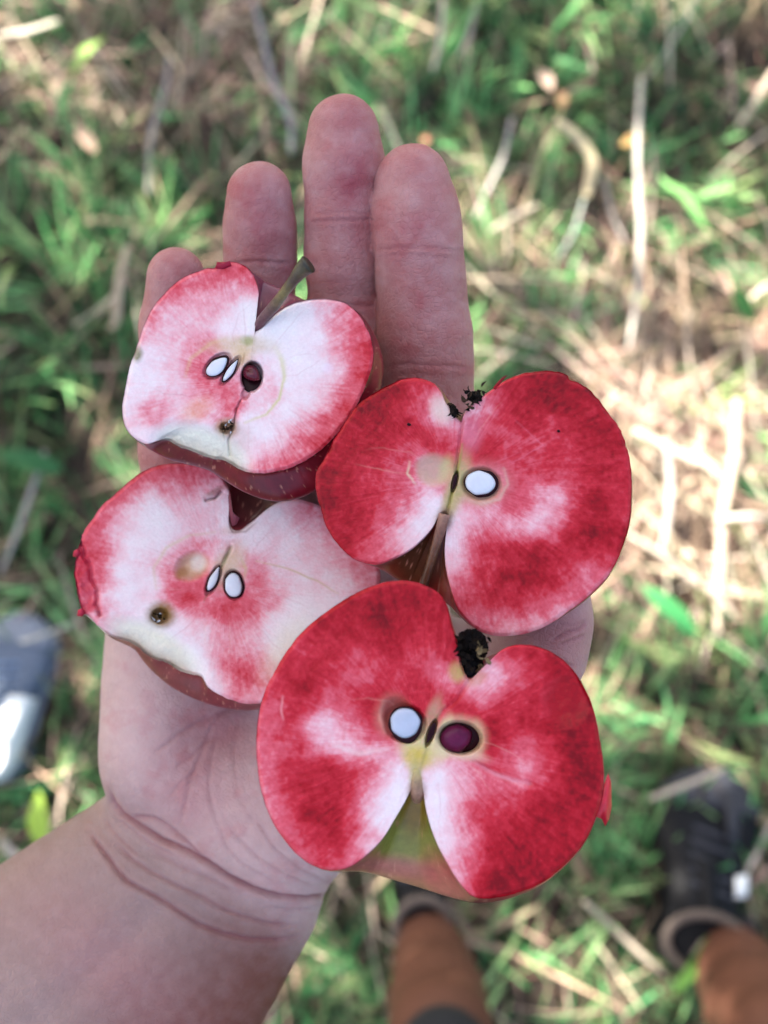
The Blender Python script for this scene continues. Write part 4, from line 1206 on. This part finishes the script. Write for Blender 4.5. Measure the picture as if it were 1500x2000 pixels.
D = dict(
    c=(838, 1448), d=(.2045, 2e-6, 1.0e-6), D=.028, seed=100,
    label='largest red half in front, olive green hollow at its bottom',
    face=[(918, 1326), (938, 1308), (959, 1287), (980, 1269), (1006, 1260), (1042, 1261), (1079, 1274), (1110, 1298), (1131, 1324), (1152, 1365), (1165, 1407), (1172, 1448), (1178, 1490), (1179, 1532), (1172, 1573), (1159, 1610), (1141, 1646), (1110, 1682), (1074, 1714), (1032, 1737), (990, 1750), (949, 1756), (923, 1751), (907, 1737), (888, 1712), (868, 1677), (850, 1641), (837, 1604), (831, 1578), (828, 1558), (824, 1545), (812, 1538), (801, 1547), (790, 1568), (772, 1599), (746, 1641), (715, 1672), (684, 1693), (652, 1701), (621, 1695), (590, 1677), (564, 1651), (538, 1615), (520, 1578), (509, 1537), (502, 1490), (501, 1438), (506, 1391), (517, 1350), (538, 1308), (564, 1266), (595, 1230), (632, 1199), (678, 1168), (720, 1147), (756, 1136), (793, 1134), (829, 1142), (855, 1157), (871, 1178), (879, 1204), (884, 1225), (892, 1250), (897, 1277), (905, 1308)],
    hull=[(918, 1300), (930, 1285), (950, 1270), (975, 1260), (1006, 1257), (1042, 1259), (1079, 1272), (1110, 1296), (1133, 1322), (1155, 1364), (1169, 1407), (1177, 1448), (1182, 1490), (1183, 1532), (1176, 1574), (1163, 1612), (1145, 1648), (1114, 1686), (1078, 1719), (1036, 1746), (990, 1764), (950, 1773), (910, 1776), (870, 1770), (820, 1756), (760, 1739), (700, 1719), (652, 1703), (621, 1696), (590, 1678), (564, 1652), (538, 1616), (520, 1579), (508, 1537), (500, 1490), (499, 1438), (504, 1391), (515, 1350), (536, 1308), (562, 1265), (593, 1229), (630, 1198), (677, 1167), (720, 1146), (756, 1135), (793, 1133), (829, 1141), (856, 1156), (873, 1176), (884, 1200), (892, 1222), (900, 1245), (908, 1280)],
    shift=(0, 15), skin=[142, 30, 40], skin2=[166, 48, 52], fill=.55,
    skinpaint=[(810, 1620, 120, 85, .1, [116, 118, 50], .97, .35), (812, 1570, 30, 60, .1, [112, 80, 20], .85, .6), (800, 1725, 150, 34, .22, [150, 100, 76], .8, .5), (785, 1692, 75, 18, .1, [168, 96, 96], .6, .7), (870, 1720, 30, 60, -.5, [172, 70, 76], .6, .6), (930, 1772, 60, 16, 0, [90, 10, 20], .9, .5), (660, 1712, 50, 8, .2, [190, 160, 90], .7, .5), (915, 1270, 20, 20, 0, [40, 26, 20], .9, .5)],
    ctrl=[(756, 1148, .88), (800, 1150, .9), (840, 1165, .85), (860, 1200, .82), (870, 1250, .8), (880, 1290, .7), (895, 1310, .4), (720, 1165, .86), (680, 1185, .84), (640, 1215, .82), (600, 1250, .78), (570, 1290, .75), (545, 1330, .68), (520, 1380, .6), (515, 1430, .58), (512, 1490, .55), (520, 1540, .5), (535, 1590, .5), (560, 1630, .52), (600, 1670, .6), (640, 1690, .65), (690, 1680, .45),
          (740, 1200, .95), (700, 1230, .82), (760, 1250, .85), (800, 1220, .85), (830, 1280, .78), (780, 1300, .7), (740, 1310, .55), (715, 1320, .5), (690, 1290, .7), (650, 1270, .88), (620, 1310, .93), (590, 1340, .9), (570, 1400, .85), (600, 1380, .75), (640, 1360, .6), (660, 1380, .5), (690, 1360, .72), (730, 1360, .8), (720, 1400, .78), (740, 1430, .65), (700, 1430, .6), (640, 1400, .25), (625, 1420, .12), (650, 1440, .15), (680, 1460, .15), (720, 1470, .2), (750, 1460, .35), (690, 1480, .3), (620, 1450, .35), (590, 1460, .78), (560, 1500, .82), (600, 1520, .88), (650, 1500, .85), (690, 1510, .88), (720, 1500, .7), (640, 1550, .88), (680, 1550, .75), (570, 1560, .72), (600, 1590, .85), (640, 1610, .95), (660, 1640, .97), (620, 1640, .85), (670, 1665, .82), (690, 1610, .75), (710, 1640, .4), (720, 1600, .3), (740, 1600, .02), (750, 1560, .05), (720, 1560, .35), (780, 1540, 0), (770, 1580, 0), (760, 1520, .15), (730, 1530, .4), (780, 1500, .1), (720, 1650, .1),
          (820, 1340, .85), (830, 1360, .9), (800, 1350, .75), (850, 1370, .55), (870, 1330, .3), (860, 1300, .5), (930, 1330, .12), (960, 1310, .15), (970, 1330, .25), (990, 1290, .4), (1000, 1275, .85), (1030, 1275, .9), (1070, 1300, .85), (1010, 1310, .5), (1040, 1330, .75), (940, 1360, .25), (890, 1370, .8), (920, 1390, .88), (970, 1380, .7), (1000, 1360, .62), (1060, 1370, .8), (1020, 1410, .82), (960, 1420, .8), (960, 1450, .85), (1100, 1330, .88), (1130, 1400, .95), (1150, 1450, .92), (1110, 1440, .92), (1070, 1420, .82), (1060, 1460, .65), (1030, 1460, .4), (1010, 1480, .4), (1030, 1500, .3), (1020, 1520, .45), (980, 1490, .7), (950, 1490, .65), (1060, 1500, .75), (1100, 1500, .85), (1150, 1520, .88), (1140, 1580, .88), (1100, 1560, .85), (1050, 1550, .8), (1000, 1550, .68), (950, 1540, .55), (920, 1520, .45), (890, 1500, .3), (860, 1520, .05), (850, 1560, 0), (860, 1600, .02), (880, 1560, .12), (900, 1580, .3), (930, 1580, .7), (960, 1600, .85), (1000, 1600, .84), (1060, 1610, .86), (1110, 1630, .85), (1080, 1680, .88), (1030, 1700, .9), (980, 1720, .95), (940, 1720, .85), (920, 1690, .6), (900, 1660, .3), (880, 1640, .05), (910, 1620, .35), (950, 1660, .85), (1000, 1660, .88), (980, 1560, .7), (900, 1540, .3), (900, 1710, .25)],
    amp=.14,
    paint=[(893, 1312, 16, 18, 0, [190, 160, 96], .8, .6), (930, 1325, 20, 14, -.5, [204, 130, 100], .6, .6), (826, 1455, 44, 38, .2, [208, 194, 140], .9, .5), (897, 1441, 52, 42, .1, [206, 176, 140], .7, .3), (770, 1396, 34, 38, -.3, [150, 60, 34], .6, .4), (870, 1440, 14, 40, .15, [214, 200, 150], .8, .5), (815, 1480, 24, 22, 0, [196, 168, 70], .8, .6), (900, 1470, 46, 12, .25, [216, 190, 160], .6, .6), (842, 1400, 12, 40, .35, [170, 154, 120], .6, .6), (812, 1520, 12, 36, 0, [180, 166, 110], .8, .5), (814, 1545, 17, 22, 0, [150, 104, 84], .85, .5), (765, 1400, 30, 40, .2, [206, 130, 120], .5, .5), (930, 1440, 14, 30, 0, [204, 170, 130], .6, .6)],
    lines=[([(866, 1378), (852, 1400), (844, 1430), (834, 1458), (825, 1490), (815, 1530)], 4, [150, 140, 90], .6), ([(750, 1370), (742, 1400), (752, 1430)], 4, [210, 140, 120], .7), ([(930, 1492), (965, 1512), (1000, 1524), (1036, 1532)], 4, [222, 150, 160], .6), ([(925, 1484), (960, 1502)], 3, [150, 20, 44], .5), ([(552, 1360), (549, 1385), (553, 1405)], 2.2, [230, 170, 170], .5), ([(650, 1455), (700, 1472), (760, 1462)], 6, [230, 200, 196], .5)],
    pits=[(791, 1413, 41, 36, .3, .0013, .15), (773, 1390, 24, 24, 0, .002, .4), (842, 1431, 7, 25, .35, .004, .3), (898, 1441, 41, 31, .1, .0045, .16)],
    grooves=[([(918, 1330), (890, 1370), (862, 1390), (845, 1430)], 4, .0004)],
    carve=[carveD], edgecol=[160, 40, 52])
apple(D)
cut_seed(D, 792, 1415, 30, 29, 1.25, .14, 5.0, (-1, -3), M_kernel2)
seed_shape(D, 'core_slit', 842, 1431, 22, 6, 1.95, M_coat, .0001, .5, .0001)
tag(seed_shape(D, 'seed', 890, 1442, 33, 29, -.2, mat_col('purple_seed', rough=.3, spec=.2, base=tuple(s2l([92, 20, 58])), noise=.3, nscale=500, bump=.3, bscale=700), 0, .2, .0022, deep=.0032), 'whole purple seed sunk in its pocket')
seed_shape(D, 'pocket_wall', 899, 1441, 40, 31, .1, M_coat, 0, .2, .0001, deep=.0036)
ptube(D, 'stem', [(812, 1500), (814, 1525), (815, 1545), (816, 1568)], [8, 12, 16, 12], [.0008, .0006, .0012, .006], [[176, 160, 100], [150, 120, 90], [146, 104, 88], [120, 84, 66]], 14, lab='short cut-off stem stub')
crumbs(D, 'calyx', [(918, 1258, 12), (912, 1280, 9), (930, 1245, 9), (915, 1300, 6), (938, 1262, 7), (902, 1262, 5)], 110, 15, [[14, 10, 10], [24, 18, 14], [18, 12, 10], [36, 26, 18]], (-.003, .006), 22, 'black dried blossom remains in the top notch')
lump(D, 'calyx', 918, 1270, 32, 40, .005, .005, [12, 9, 9], 5, 'black hollow of dried blossom remains')
lump(D, 'calyx', 918, 1308, 12, 14, .0015, .0015, [20, 16, 18], 6)
crumbs(D, 'calyx', [(936, 1265, 4), (940, 1280, 4), (930, 1300, 4), (948, 1290, 5)], 8, 20, [[120, 100, 70], [90, 70, 48]], (-.003, .002), 24, 'brown dried sepals')
flap(D, 'peel', [(1174, 1560), (1180, 1530), (1188, 1510), (1194, 1530), (1195, 1575), (1190, 1600), (1182, 1614), (1176, 1600), (1164, 1595)], [.001, .001, .0015, .002, .003, .003, .002, .001, .0005], .0006, [176, 26, 44], 'loose flap of red skin', M_skin)
tag(seed_shape(D, 'speck', 825, 1680, 7, 3, .05, M_coat, -.011, .1, .0003), 'small dark speck')


# ------------------------------------------------------------------ shoes
def shoe(name, heel, toe, width, mats, root, tall=.085, collar_h=.10, mirror=1, heel_long=False):
    """heel/toe: ground points of the sole ends. Parts: sole, upper, toe_cap, collar, tongue, lace"""
    heel = np.array([heel[0], heel[1], 0.0]); toe = np.array([toe[0], toe[1], 0.0])
    L_ = np.linalg.norm(toe - heel)
    ex = (toe - heel) / L_
    ey = np.array([-ex[1], ex[0], 0]) * mirror
    ez = np.array([0, 0, 1.0])

    def W(P):
        P = np.asarray(P)
        return heel + P[..., 0:1] * ex + P[..., 1:2] * ey + P[..., 2:3] * ez + np.array([0, 0, .022])

    def halfw(t):
        return width / 2 * np.interp(t, [0, .04, .15, .35, .5, .7, .85, .95, 1], [.25, .55, .74, .72, .76, .98, .92, .6, .15])

    def loft(zlo, zhi, wl, wh, inset, nm, mat, t0=0, t1=1, nseg=30, nsd=20, dome=1.0):
        T = np.linspace(t0, t1, nseg)
        V = []
        for t in T:
            w = halfw(np.clip(t, 0, 1)) + inset
            zl, zh = zlo(t), zhi(t)
            for k_ in range(nsd):
                a = 2 * PI * k_ / nsd
                yy = math.cos(a); zz = math.sin(a)
                sx = abs(yy) ** wl * (1 if yy >= 0 else -1)
                sz = abs(zz) ** wh * (1 if zz >= 0 else -1)
                V.append([t * L_, sx * w + .008 * math.sin(PI * t) * (1 if True else 0), (zl + zh) / 2 + sz * (zh - zl) / 2])
        V = W(np.array(V))
        i = np.arange(nseg - 1)[:, None] * nsd; j = np.arange(nsd)[None]; jn = (j + 1) % nsd
        q = np.stack([i + j, i + jn, i + nsd + jn, i + nsd + j], -1).reshape(-1, 4)
        c0 = V[:nsd].mean(0); c1 = V[-nsd:].mean(0)
        V = np.vstack([V, c0, c1]); jj = np.arange(nsd)
        t1_ = np.stack([np.full(nsd, len(V) - 2), (jj + 1) % nsd, jj], -1)
        t2_ = np.stack([np.full(nsd, len(V) - 1), (nseg - 1) * nsd + jj, (nseg - 1) * nsd + (jj + 1) % nsd], -1)
        return obj(nm, make_mesh(nm, V, [q[:, ::-1], np.vstack([t1_, t2_])[:, ::-1]], mat=mat), root)

    loft(lambda t: .0, lambda t: .026 + .006 * (t < .2) + .008 * max(0, t - .9) * 10 * .3, .35, .3, .002, 'sole', mats['sole'])
    up = lambda t: np.interp(t, [0, .06, .18, .32, .45, .65, .85, 1], [collar_h * .85, collar_h, collar_h, collar_h, tall, tall * .72, tall * .56, .035])
    loft(lambda t: .018, up, .7, .75, -.004, 'upper', mats['upper'], .012, .985)
    loft(lambda t: .02, lambda t: up(t) * 1.0 + .002, .65, .7, -.002, 'toe_cap', mats['cap'], .80, .993, 12)
    loft(lambda t: .02, (lambda t: up(t) + .001) if heel_long else (lambda t: .062), .6, .6, -.0015, 'heel_counter', mats['heel'], .003, .50 if heel_long else .20, 14)
    # collar ring
    if heel_long: collar_h += .004
    th = np.linspace(0, 2 * PI, 25)
    P = [W(np.array([(.17 + .135 * math.cos(a)) * L_, width * .34 * math.sin(a) + .004, collar_h + .010 * math.cos(a)])) for a in th]
    obj('collar', tube('collar', np.array(P), .0065, mats['collar'], mats['collar_c'], 10), root)
    loft(lambda t: collar_h - .03, lambda t: up(t) + .010, .9, .9, -width * .28, 'tongue', mats['upper'], .30, .55, 8)
    for k_ in range(5):
        t = .40 + .065 * k_
        zt = up(t) + .005
        hw = width * .20
        P = [W(np.array([t * L_, -hw, zt - .010])), W(np.array([(t + .01) * L_, 0, zt + .002])), W(np.array([(t + .03) * L_, hw, zt - .010]))]
        obj('lace', tube('lace', np.array(P), .0028, mats['lace'], mats['lace_c'], 6, .6), root)
    return W, L_


def pm(name, col, rough=.7, noise=.25, nscale=120, bump=.5):
    return mat_col(name, rough=rough, base=tuple(s2l(col)), noise=noise, nscale=nscale, bump=bump, bscale=600, bdist=.0008, spec=.15)


M_dk = pm('dark_leather', [11, 11, 14], .5)
M_dkc = pm('grey_toe_panel', [52, 53, 58], .5)
M_sole = pm('black_rubber', [12, 12, 13], .8)
M_blue = pm('blue_grey_mesh', [88, 98, 114], .8)
M_bluec = pm('grey_toe', [116, 122, 134], .6)
M_white = pm('white_badge_sunlit_heel', [232, 234, 232], .6, .06)  # badge white, also the bright sun painted onto the blue shoe's heel
M_pale = pm('pale_sole', [120, 128, 138], .7)
dark = dict(sole=M_sole, upper=M_dk, cap=M_dkc, heel=M_dk, collar=M_straw, collar_c=s2l([104, 92, 84]), lace=M_straw, lace_c=s2l([70, 72, 80]))
blue = dict(sole=M_pale, upper=M_blue, cap=M_bluec, heel=M_white, collar=M_straw, collar_c=s2l([230, 230, 230]), lace=M_straw, lace_c=s2l([120, 140, 170]))

person2 = thing('person', ground(1100, 1900), 'person seen from above in dark shoes, two bare tanned legs below the apples', 'person')
hR, tR = ground(1326, 1888), ground(1376, 1500)
hL, tL = ground(822, 1848), ground(782, 1490)
W1, L1 = shoe('shoe', hR, tR, .165, dark, person2)
# grey side panel and white badge of the right shoe
def patch(parent, Wf, pts, mat, name):
    V = np.array([Wf(np.array(p)) for p in pts]).reshape(-1, 3)
    c = V.mean(0) + np.array([0, 0, .004])
    n_ = len(V)
    V = np.vstack([V, c, V - np.array([0, 0, .004])])
    T = [[n_, i, (i + 1) % n_] for i in range(n_)]
    Q = [[i, n_ + 1 + i, n_ + 1 + (i + 1) % n_, (i + 1) % n_] for i in range(n_)]
    return obj(name, make_mesh(name, V, [np.array(T), np.array(Q)], mat=mat), parent)
patch(person2, W1, [(.62 * L1, -.018, .078), (.66 * L1, -.045, .050), (.84 * L1, -.048, .040), (.88 * L1, -.012, .052)], M_dkc, 'side_panel')
patch(person2, W1, [(.40 * L1, -.030, .092), (.42 * L1, -.052, .074), (.52 * L1, -.052, .066), (.50 * L1, -.030, .084)], M_white, 'badge')
shoe('shoe', hL, tL, .110, dark, person2, mirror=-1)
# legs: one continuous body, off at the hips behind the phone
fl = Field((-.12, -.62, .05), (.72, .02, 1.02), .008)
f = fl.new()


def leg(ank, pts):
    P = [at(x, y, d) for x, y, r, d in pts]
    R = [r * d / F for x, y, r, d in pts]
    for i in range(len(P) - 1):
        fl.cone(f, P[i], P[i + 1], R[i], R[i + 1], .02, margin=.06)
    return P[-1], R[-1]


kL, rL = leg(None, [(832, 1815, 48, 1.375), (838, 1850, 60, 1.33), (845, 1885, 73, 1.27), (855, 1950, 90, 1.17), (862, 2020, 97, 1.09), (868, 2120, 88, 1.01), (872, 2180, 92, .97)])
kR, rR = leg(None, [(1420, 1850, 56, 1.365), (1436, 1885, 68, 1.32), (1455, 1920, 84, 1.26), (1485, 1980, 100, 1.17), (1520, 2060, 108, 1.08), (1540, 2160, 96, 1.0), (1545, 2210, 100, .96)])
hipL = np.array([kL[0] + .06, kL[1] - .16, .90]); hipR = np.array([kR[0] - .07, kR[1] - .16, .90])
fl.cone(f, kL, hipL, rL, .085, .03, margin=.08); fl.cone(f, kR, hipR, rR, .085, .03, margin=.08)
fl.cone(f, hipL, hipR, .10, .10, .05, margin=.08)
LV, LQ = surface_nets(f, fl.lo, fl.h)
E_ = np.concatenate([LQ[:, [0, 1]], LQ[:, [1, 2]], LQ[:, [2, 3]], LQ[:, [3, 0]]])
LV = relax(LV, E_, 14)
obj('body', make_mesh('body', LV, LQ, mat=M_legskin), person2)
# socks
for (x, y, d, r), nm in (((830, 1812, 1.38, 50), 'sock'), ((1418, 1835, 1.385, 58), 'sock')):
    p0 = at(x, y, d)
    rr = r * d / F + .006
    P = np.array([p0 + np.array([0, .0, -.07]), p0 + np.array([0, 0, -.03]), p0 + np.array([0, -.004, .012])])
    obj(nm, tube(nm, P, [rr * 1.12, rr * 1.05, rr], M_blackcloth, (0, 0, 0), 20), person2)
# shorts: knee-length black cloth over both thighs
f = fl.new()
for kk, rr, hip in ((kL, rL, hipL), (kR, rR, hipR)):
    if kk is kL:
        kk2 = at(868, 2066, .985); fl.cone(f, kk2, kk, 94 * .985 / F, rr + .004, .02, margin=.08)
    fl.cone(f, kk + (hip - kk) * .04, hip, rr + .004, .105, .03, margin=.08)
fl.cone(f, hipL, hipR, .115, .115, .05, margin=.08)
SV, SQ = surface_nets(f, fl.lo, fl.h)
E_ = np.concatenate([SQ[:, [0, 1]], SQ[:, [1, 2]], SQ[:, [2, 3]], SQ[:, [3, 0]]])
SV = relax(SV, E_, 10)
obj('shorts', make_mesh('shorts', SV, SQ, mat=M_blackcloth), person2)

# dark shirt above the shorts, the person's own shade falls towards the hand
f2 = Field((-.10, -.80, .84), (.70, -.18, 1.52), .010)
f = f2.new()
mid = (hipL + hipR) / 2
top = mid + np.array([0, -.04, .48])
for dx in (-.09, .09):
    f2.cone(f, mid + np.array([dx, 0, .02]), top + np.array([dx, 0, -.06]), .105, .115, .04, margin=.08)
f2.cone(f, top + np.array([-.15, 0, 0]), top + np.array([.15, 0, 0]), .06, .06, .05, margin=.08)
TV, TQ = surface_nets(f, f2.lo, f2.h)
E_ = np.concatenate([TQ[:, [0, 1]], TQ[:, [1, 2]], TQ[:, [2, 3]], TQ[:, [3, 0]]])
obj('shirt', make_mesh('shirt', relax(TV, E_, 10), TQ, mat=M_blackcloth), person2)

# the shoe at the left edge
shoe_r = thing('shoe', ground(10, 1400), 'pale blue-grey shoe at the left edge with sunlight painted white on its heel', 'shoe')
shoe('shoe', ground(2, 1528), ground(72, 1205), .118, blue, shoe_r, mirror=-1, heel_long=True)

# ------------------------------------------------------------------ the tree overhead, whose shade dapples the place
Ls = np.array(SUN_DIR)
BRIGHT = [  # sunny spots on the ground, pixels of the photograph: x, y, rx, ry
    (1330, 900, 260, 240), (1420, 700, 160, 200), (1080, 560, 150, 110), (1440, 1180, 120, 100), (15, 1490, 75, 75), (120, 1560, 100, 100), (1180, 1260, 120, 150), (1240, 1450, 80, 90), (180, 620, 60, 150),
    (110, 560, 130, 60), (200, 800, 60, 90), (220, 900, 70, 30), (60, 170, 70, 60), (150, 230, 60, 130), (330, 390, 100, 90), (460, 420, 60, 80), (940, 420, 90, 110), (990, 640, 110, 70),
    (1280, 400, 60, 60), (1180, 110, 120, 40), (860, 100, 110, 60), (650, 480, 60, 110), (1150, 1950, 300, 80), (1250, 1300, 170, 130), (760, 70, 130, 70), (1460, 400, 60, 120), (650, 1900, 140, 90), (1400, 1350, 90, 160), (1150, 300, 40, 60), (20, 60, 80, 20), (1080, 1830, 50, 30), (580, 560, 30, 60), (1420, 560, 80, 90), (1440, 1590, 45, 60), (250, 350, 60, 60), (470, 560, 20, 60), (780, 120, 60, 60), (620, 90, 60, 50), (560, 1960, 80, 40), (1240, 1000, 60, 200), (300, 300, 40, 60)]
NL = 26000
zc = RNG.uniform(2.15, 3.7, NL)
# candidate leaves, uniformly over the ground region that matters
gx = RNG.uniform(-1.5, 1.6, NL); gy = RNG.uniform(-1.4, 2.1, NL)
cx_ = gx + Ls[0] / Ls[2] * zc; cy_ = gy + Ls[1] / Ls[2] * zc
px, py = w2px(np.stack([gx, gy, np.full(NL, .05)], -1))
sunny = np.zeros(NL)
jx = 14 * fbm(gx, gy, .05, 2, 61) ; jy = 14 * fbm(gx, gy, .05, 2, 62)
for x, y, rx, ry in BRIGHT:
    sunny = np.maximum(sunny, 1 - np.hypot((px + jx - x) / rx, (py + jy - y) / ry) / 1.25)
DARK = [(60, 640, 150, 120), (60, 1000, 170, 200), (420, 130, 240, 200), (1290, 1690, 210, 210), (700, 1760, 60, 40), (1300, 250, 160, 160), (250, 1150, 90, 120), (1000, 60, 120, 90), (60, 1290, 110, 90), (870, 1830, 80, 70), (1440, 1860, 80, 80), (930, 1790, 120, 50), (60, 1780, 90, 60), (350, 560, 60, 80)]
dark_ = np.zeros(NL)
for x, y, rx, ry in DARK:
    dark_ = np.maximum(dark_, 1 - np.hypot((px + jx - x) / rx, (py + jy - y) / ry) / 1.25)
field = sunny * 2.1 + .05 - np.clip(dark_, 0, 1) * 1.7 + 1.0 * fbm(gx, gy, .10, 3, 63)
keep = field < .12
# boughs between the sun and the two legs
for zl, ax0, ax1, ay0, ay1 in ((.12, -.01, .14, -.28, -.08), (.35, -.01, .17, -.44, -.14), (.60, -.01, .18, -.50, -.2), (.12, .38, .58, -.28, -.05), (.35, .38, .62, -.44, -.14), (.5, .38, .64, -.5, -.2)):
    qx = cx_ - Ls[0] / Ls[2] * (zc - zl); qy = cy_ - Ls[1] / Ls[2] * (zc - zl)
    keep |= (qx > ax0) & (qx < ax1) & (qy > ay0) & (qy < ay1)
# everything that would let sun through to the hand (height about 1.28 m) stays
hx = cx_ - Ls[0] / Ls[2] * (zc - 1.27); hy = cy_ - Ls[1] / Ls[2] * (zc - 1.27)
onhand = (hx > -.34) & (hx < .20) & (hy > -.22) & (hy < .30)
keep = (keep & (RNG.uniform(0, 1, NL) < .85)) | onhand
keep &= ~((np.abs(cx_) < .35) & (np.abs(cy_) < .35))
lx, ly, lz = cx_[keep], cy_[keep], zc[keep]
# extra leaves right over the hand's line to the sun
ne = 2600
zz = RNG.uniform(2.2, 3.2, ne)
ex_ = RNG.uniform(-.36, .20, ne) + Ls[0] / Ls[2] * (zz - 1.27); ey_ = RNG.uniform(-.24, .30, ne) + Ls[1] / Ls[2] * (zz - 1.27)
lx = np.concatenate([lx, ex_]); ly = np.concatenate([ly, ey_]); lz = np.concatenate([lz, zz])
nl = len(lx)
ll = RNG.uniform(.055, .085, nl); lw = ll * RNG.uniform(.5, .65, nl)
az = RNG.uniform(0, 2 * PI, nl)
nrm = np.stack([RNG.normal(-.25, .35, nl), RNG.normal(.25, .35, nl), np.ones(nl)], -1)
nrm /= np.linalg.norm(nrm, axis=1)[:, None]
t1 = np.stack([np.cos(az), np.sin(az), np.zeros(nl)], -1)
t1 -= (t1 * nrm).sum(1)[:, None] * nrm
t1 /= np.linalg.norm(t1, axis=1)[:, None]
t2 = np.cross(nrm, t1)
Cn = np.stack([lx, ly, lz], -1)
prof = [(-.5, 0), (-.2, .45), (.15, .5), (.5, 0)]
V = []
for a_, w_ in prof:
    for sd in (-1, 1):
        V.append(Cn + t1 * (a_ * ll)[:, None] + t2 * (sd * w_ * lw)[:, None] + nrm * (abs(sd) * w_ * lw * .25)[:, None])
V = np.stack(V, 1)
q = np.array([[0, 1, 3, 2], [2, 3, 5, 4], [4, 5, 7, 6]])
Fq = (q[None] + (np.arange(nl) * 8)[:, None, None]).reshape(-1, 4)
lc = np.repeat(mixcols(nl, [(.05, .10, .03), (.07, .14, .04), (.09, .16, .05)])[:, None], 8, 1).reshape(-1, 3)
tree = thing('apple_tree', (-2.9, 2.9, 0), 'apple tree whose leafy boughs shade the hand from above', 'tree')
me = make_mesh('crown', V.reshape(-1, 3), Fq, lc, mat=M_grass)
crown = obj('crown', me, tree)
crown['kind'] = 'stuff'
M_bark = mat_col('bark', rough=.9, base=(.10, .085, .07), noise=.4, nscale=25, bump=1.0, bscale=40, bdist=.01)
obj('trunk', tube('trunk', np.array([(-2.9, 2.9, -.05), (-2.87, 2.88, .6), (-2.8, 2.85, 1.3), (-2.7, 2.75, 1.9)]), [.17, .14, .125, .11], M_bark, (0, 0, 0), 16), tree)
for tgt in [(-1.2, 1.2, 2.6), (-1.6, 2.3, 3.2), (-.6, 1.8, 3.3), (-2.2, .8, 3.0), (-1.9, .2, 2.7), (-.4, 2.6, 3.4), (-3.4, 2.0, 3.6)]:
    s_ = np.array((-2.72, 2.76, 1.85)); e_ = np.array(tgt)
    mid = (s_ + e_) / 2 + np.array([0, 0, .18])
    obj('limb', tube('limb', np.array([s_, mid, e_]), [.075, .045, .018], M_bark, (0, 0, 0), 10), tree)
print('leaves', nl, 'hand verts', nv)
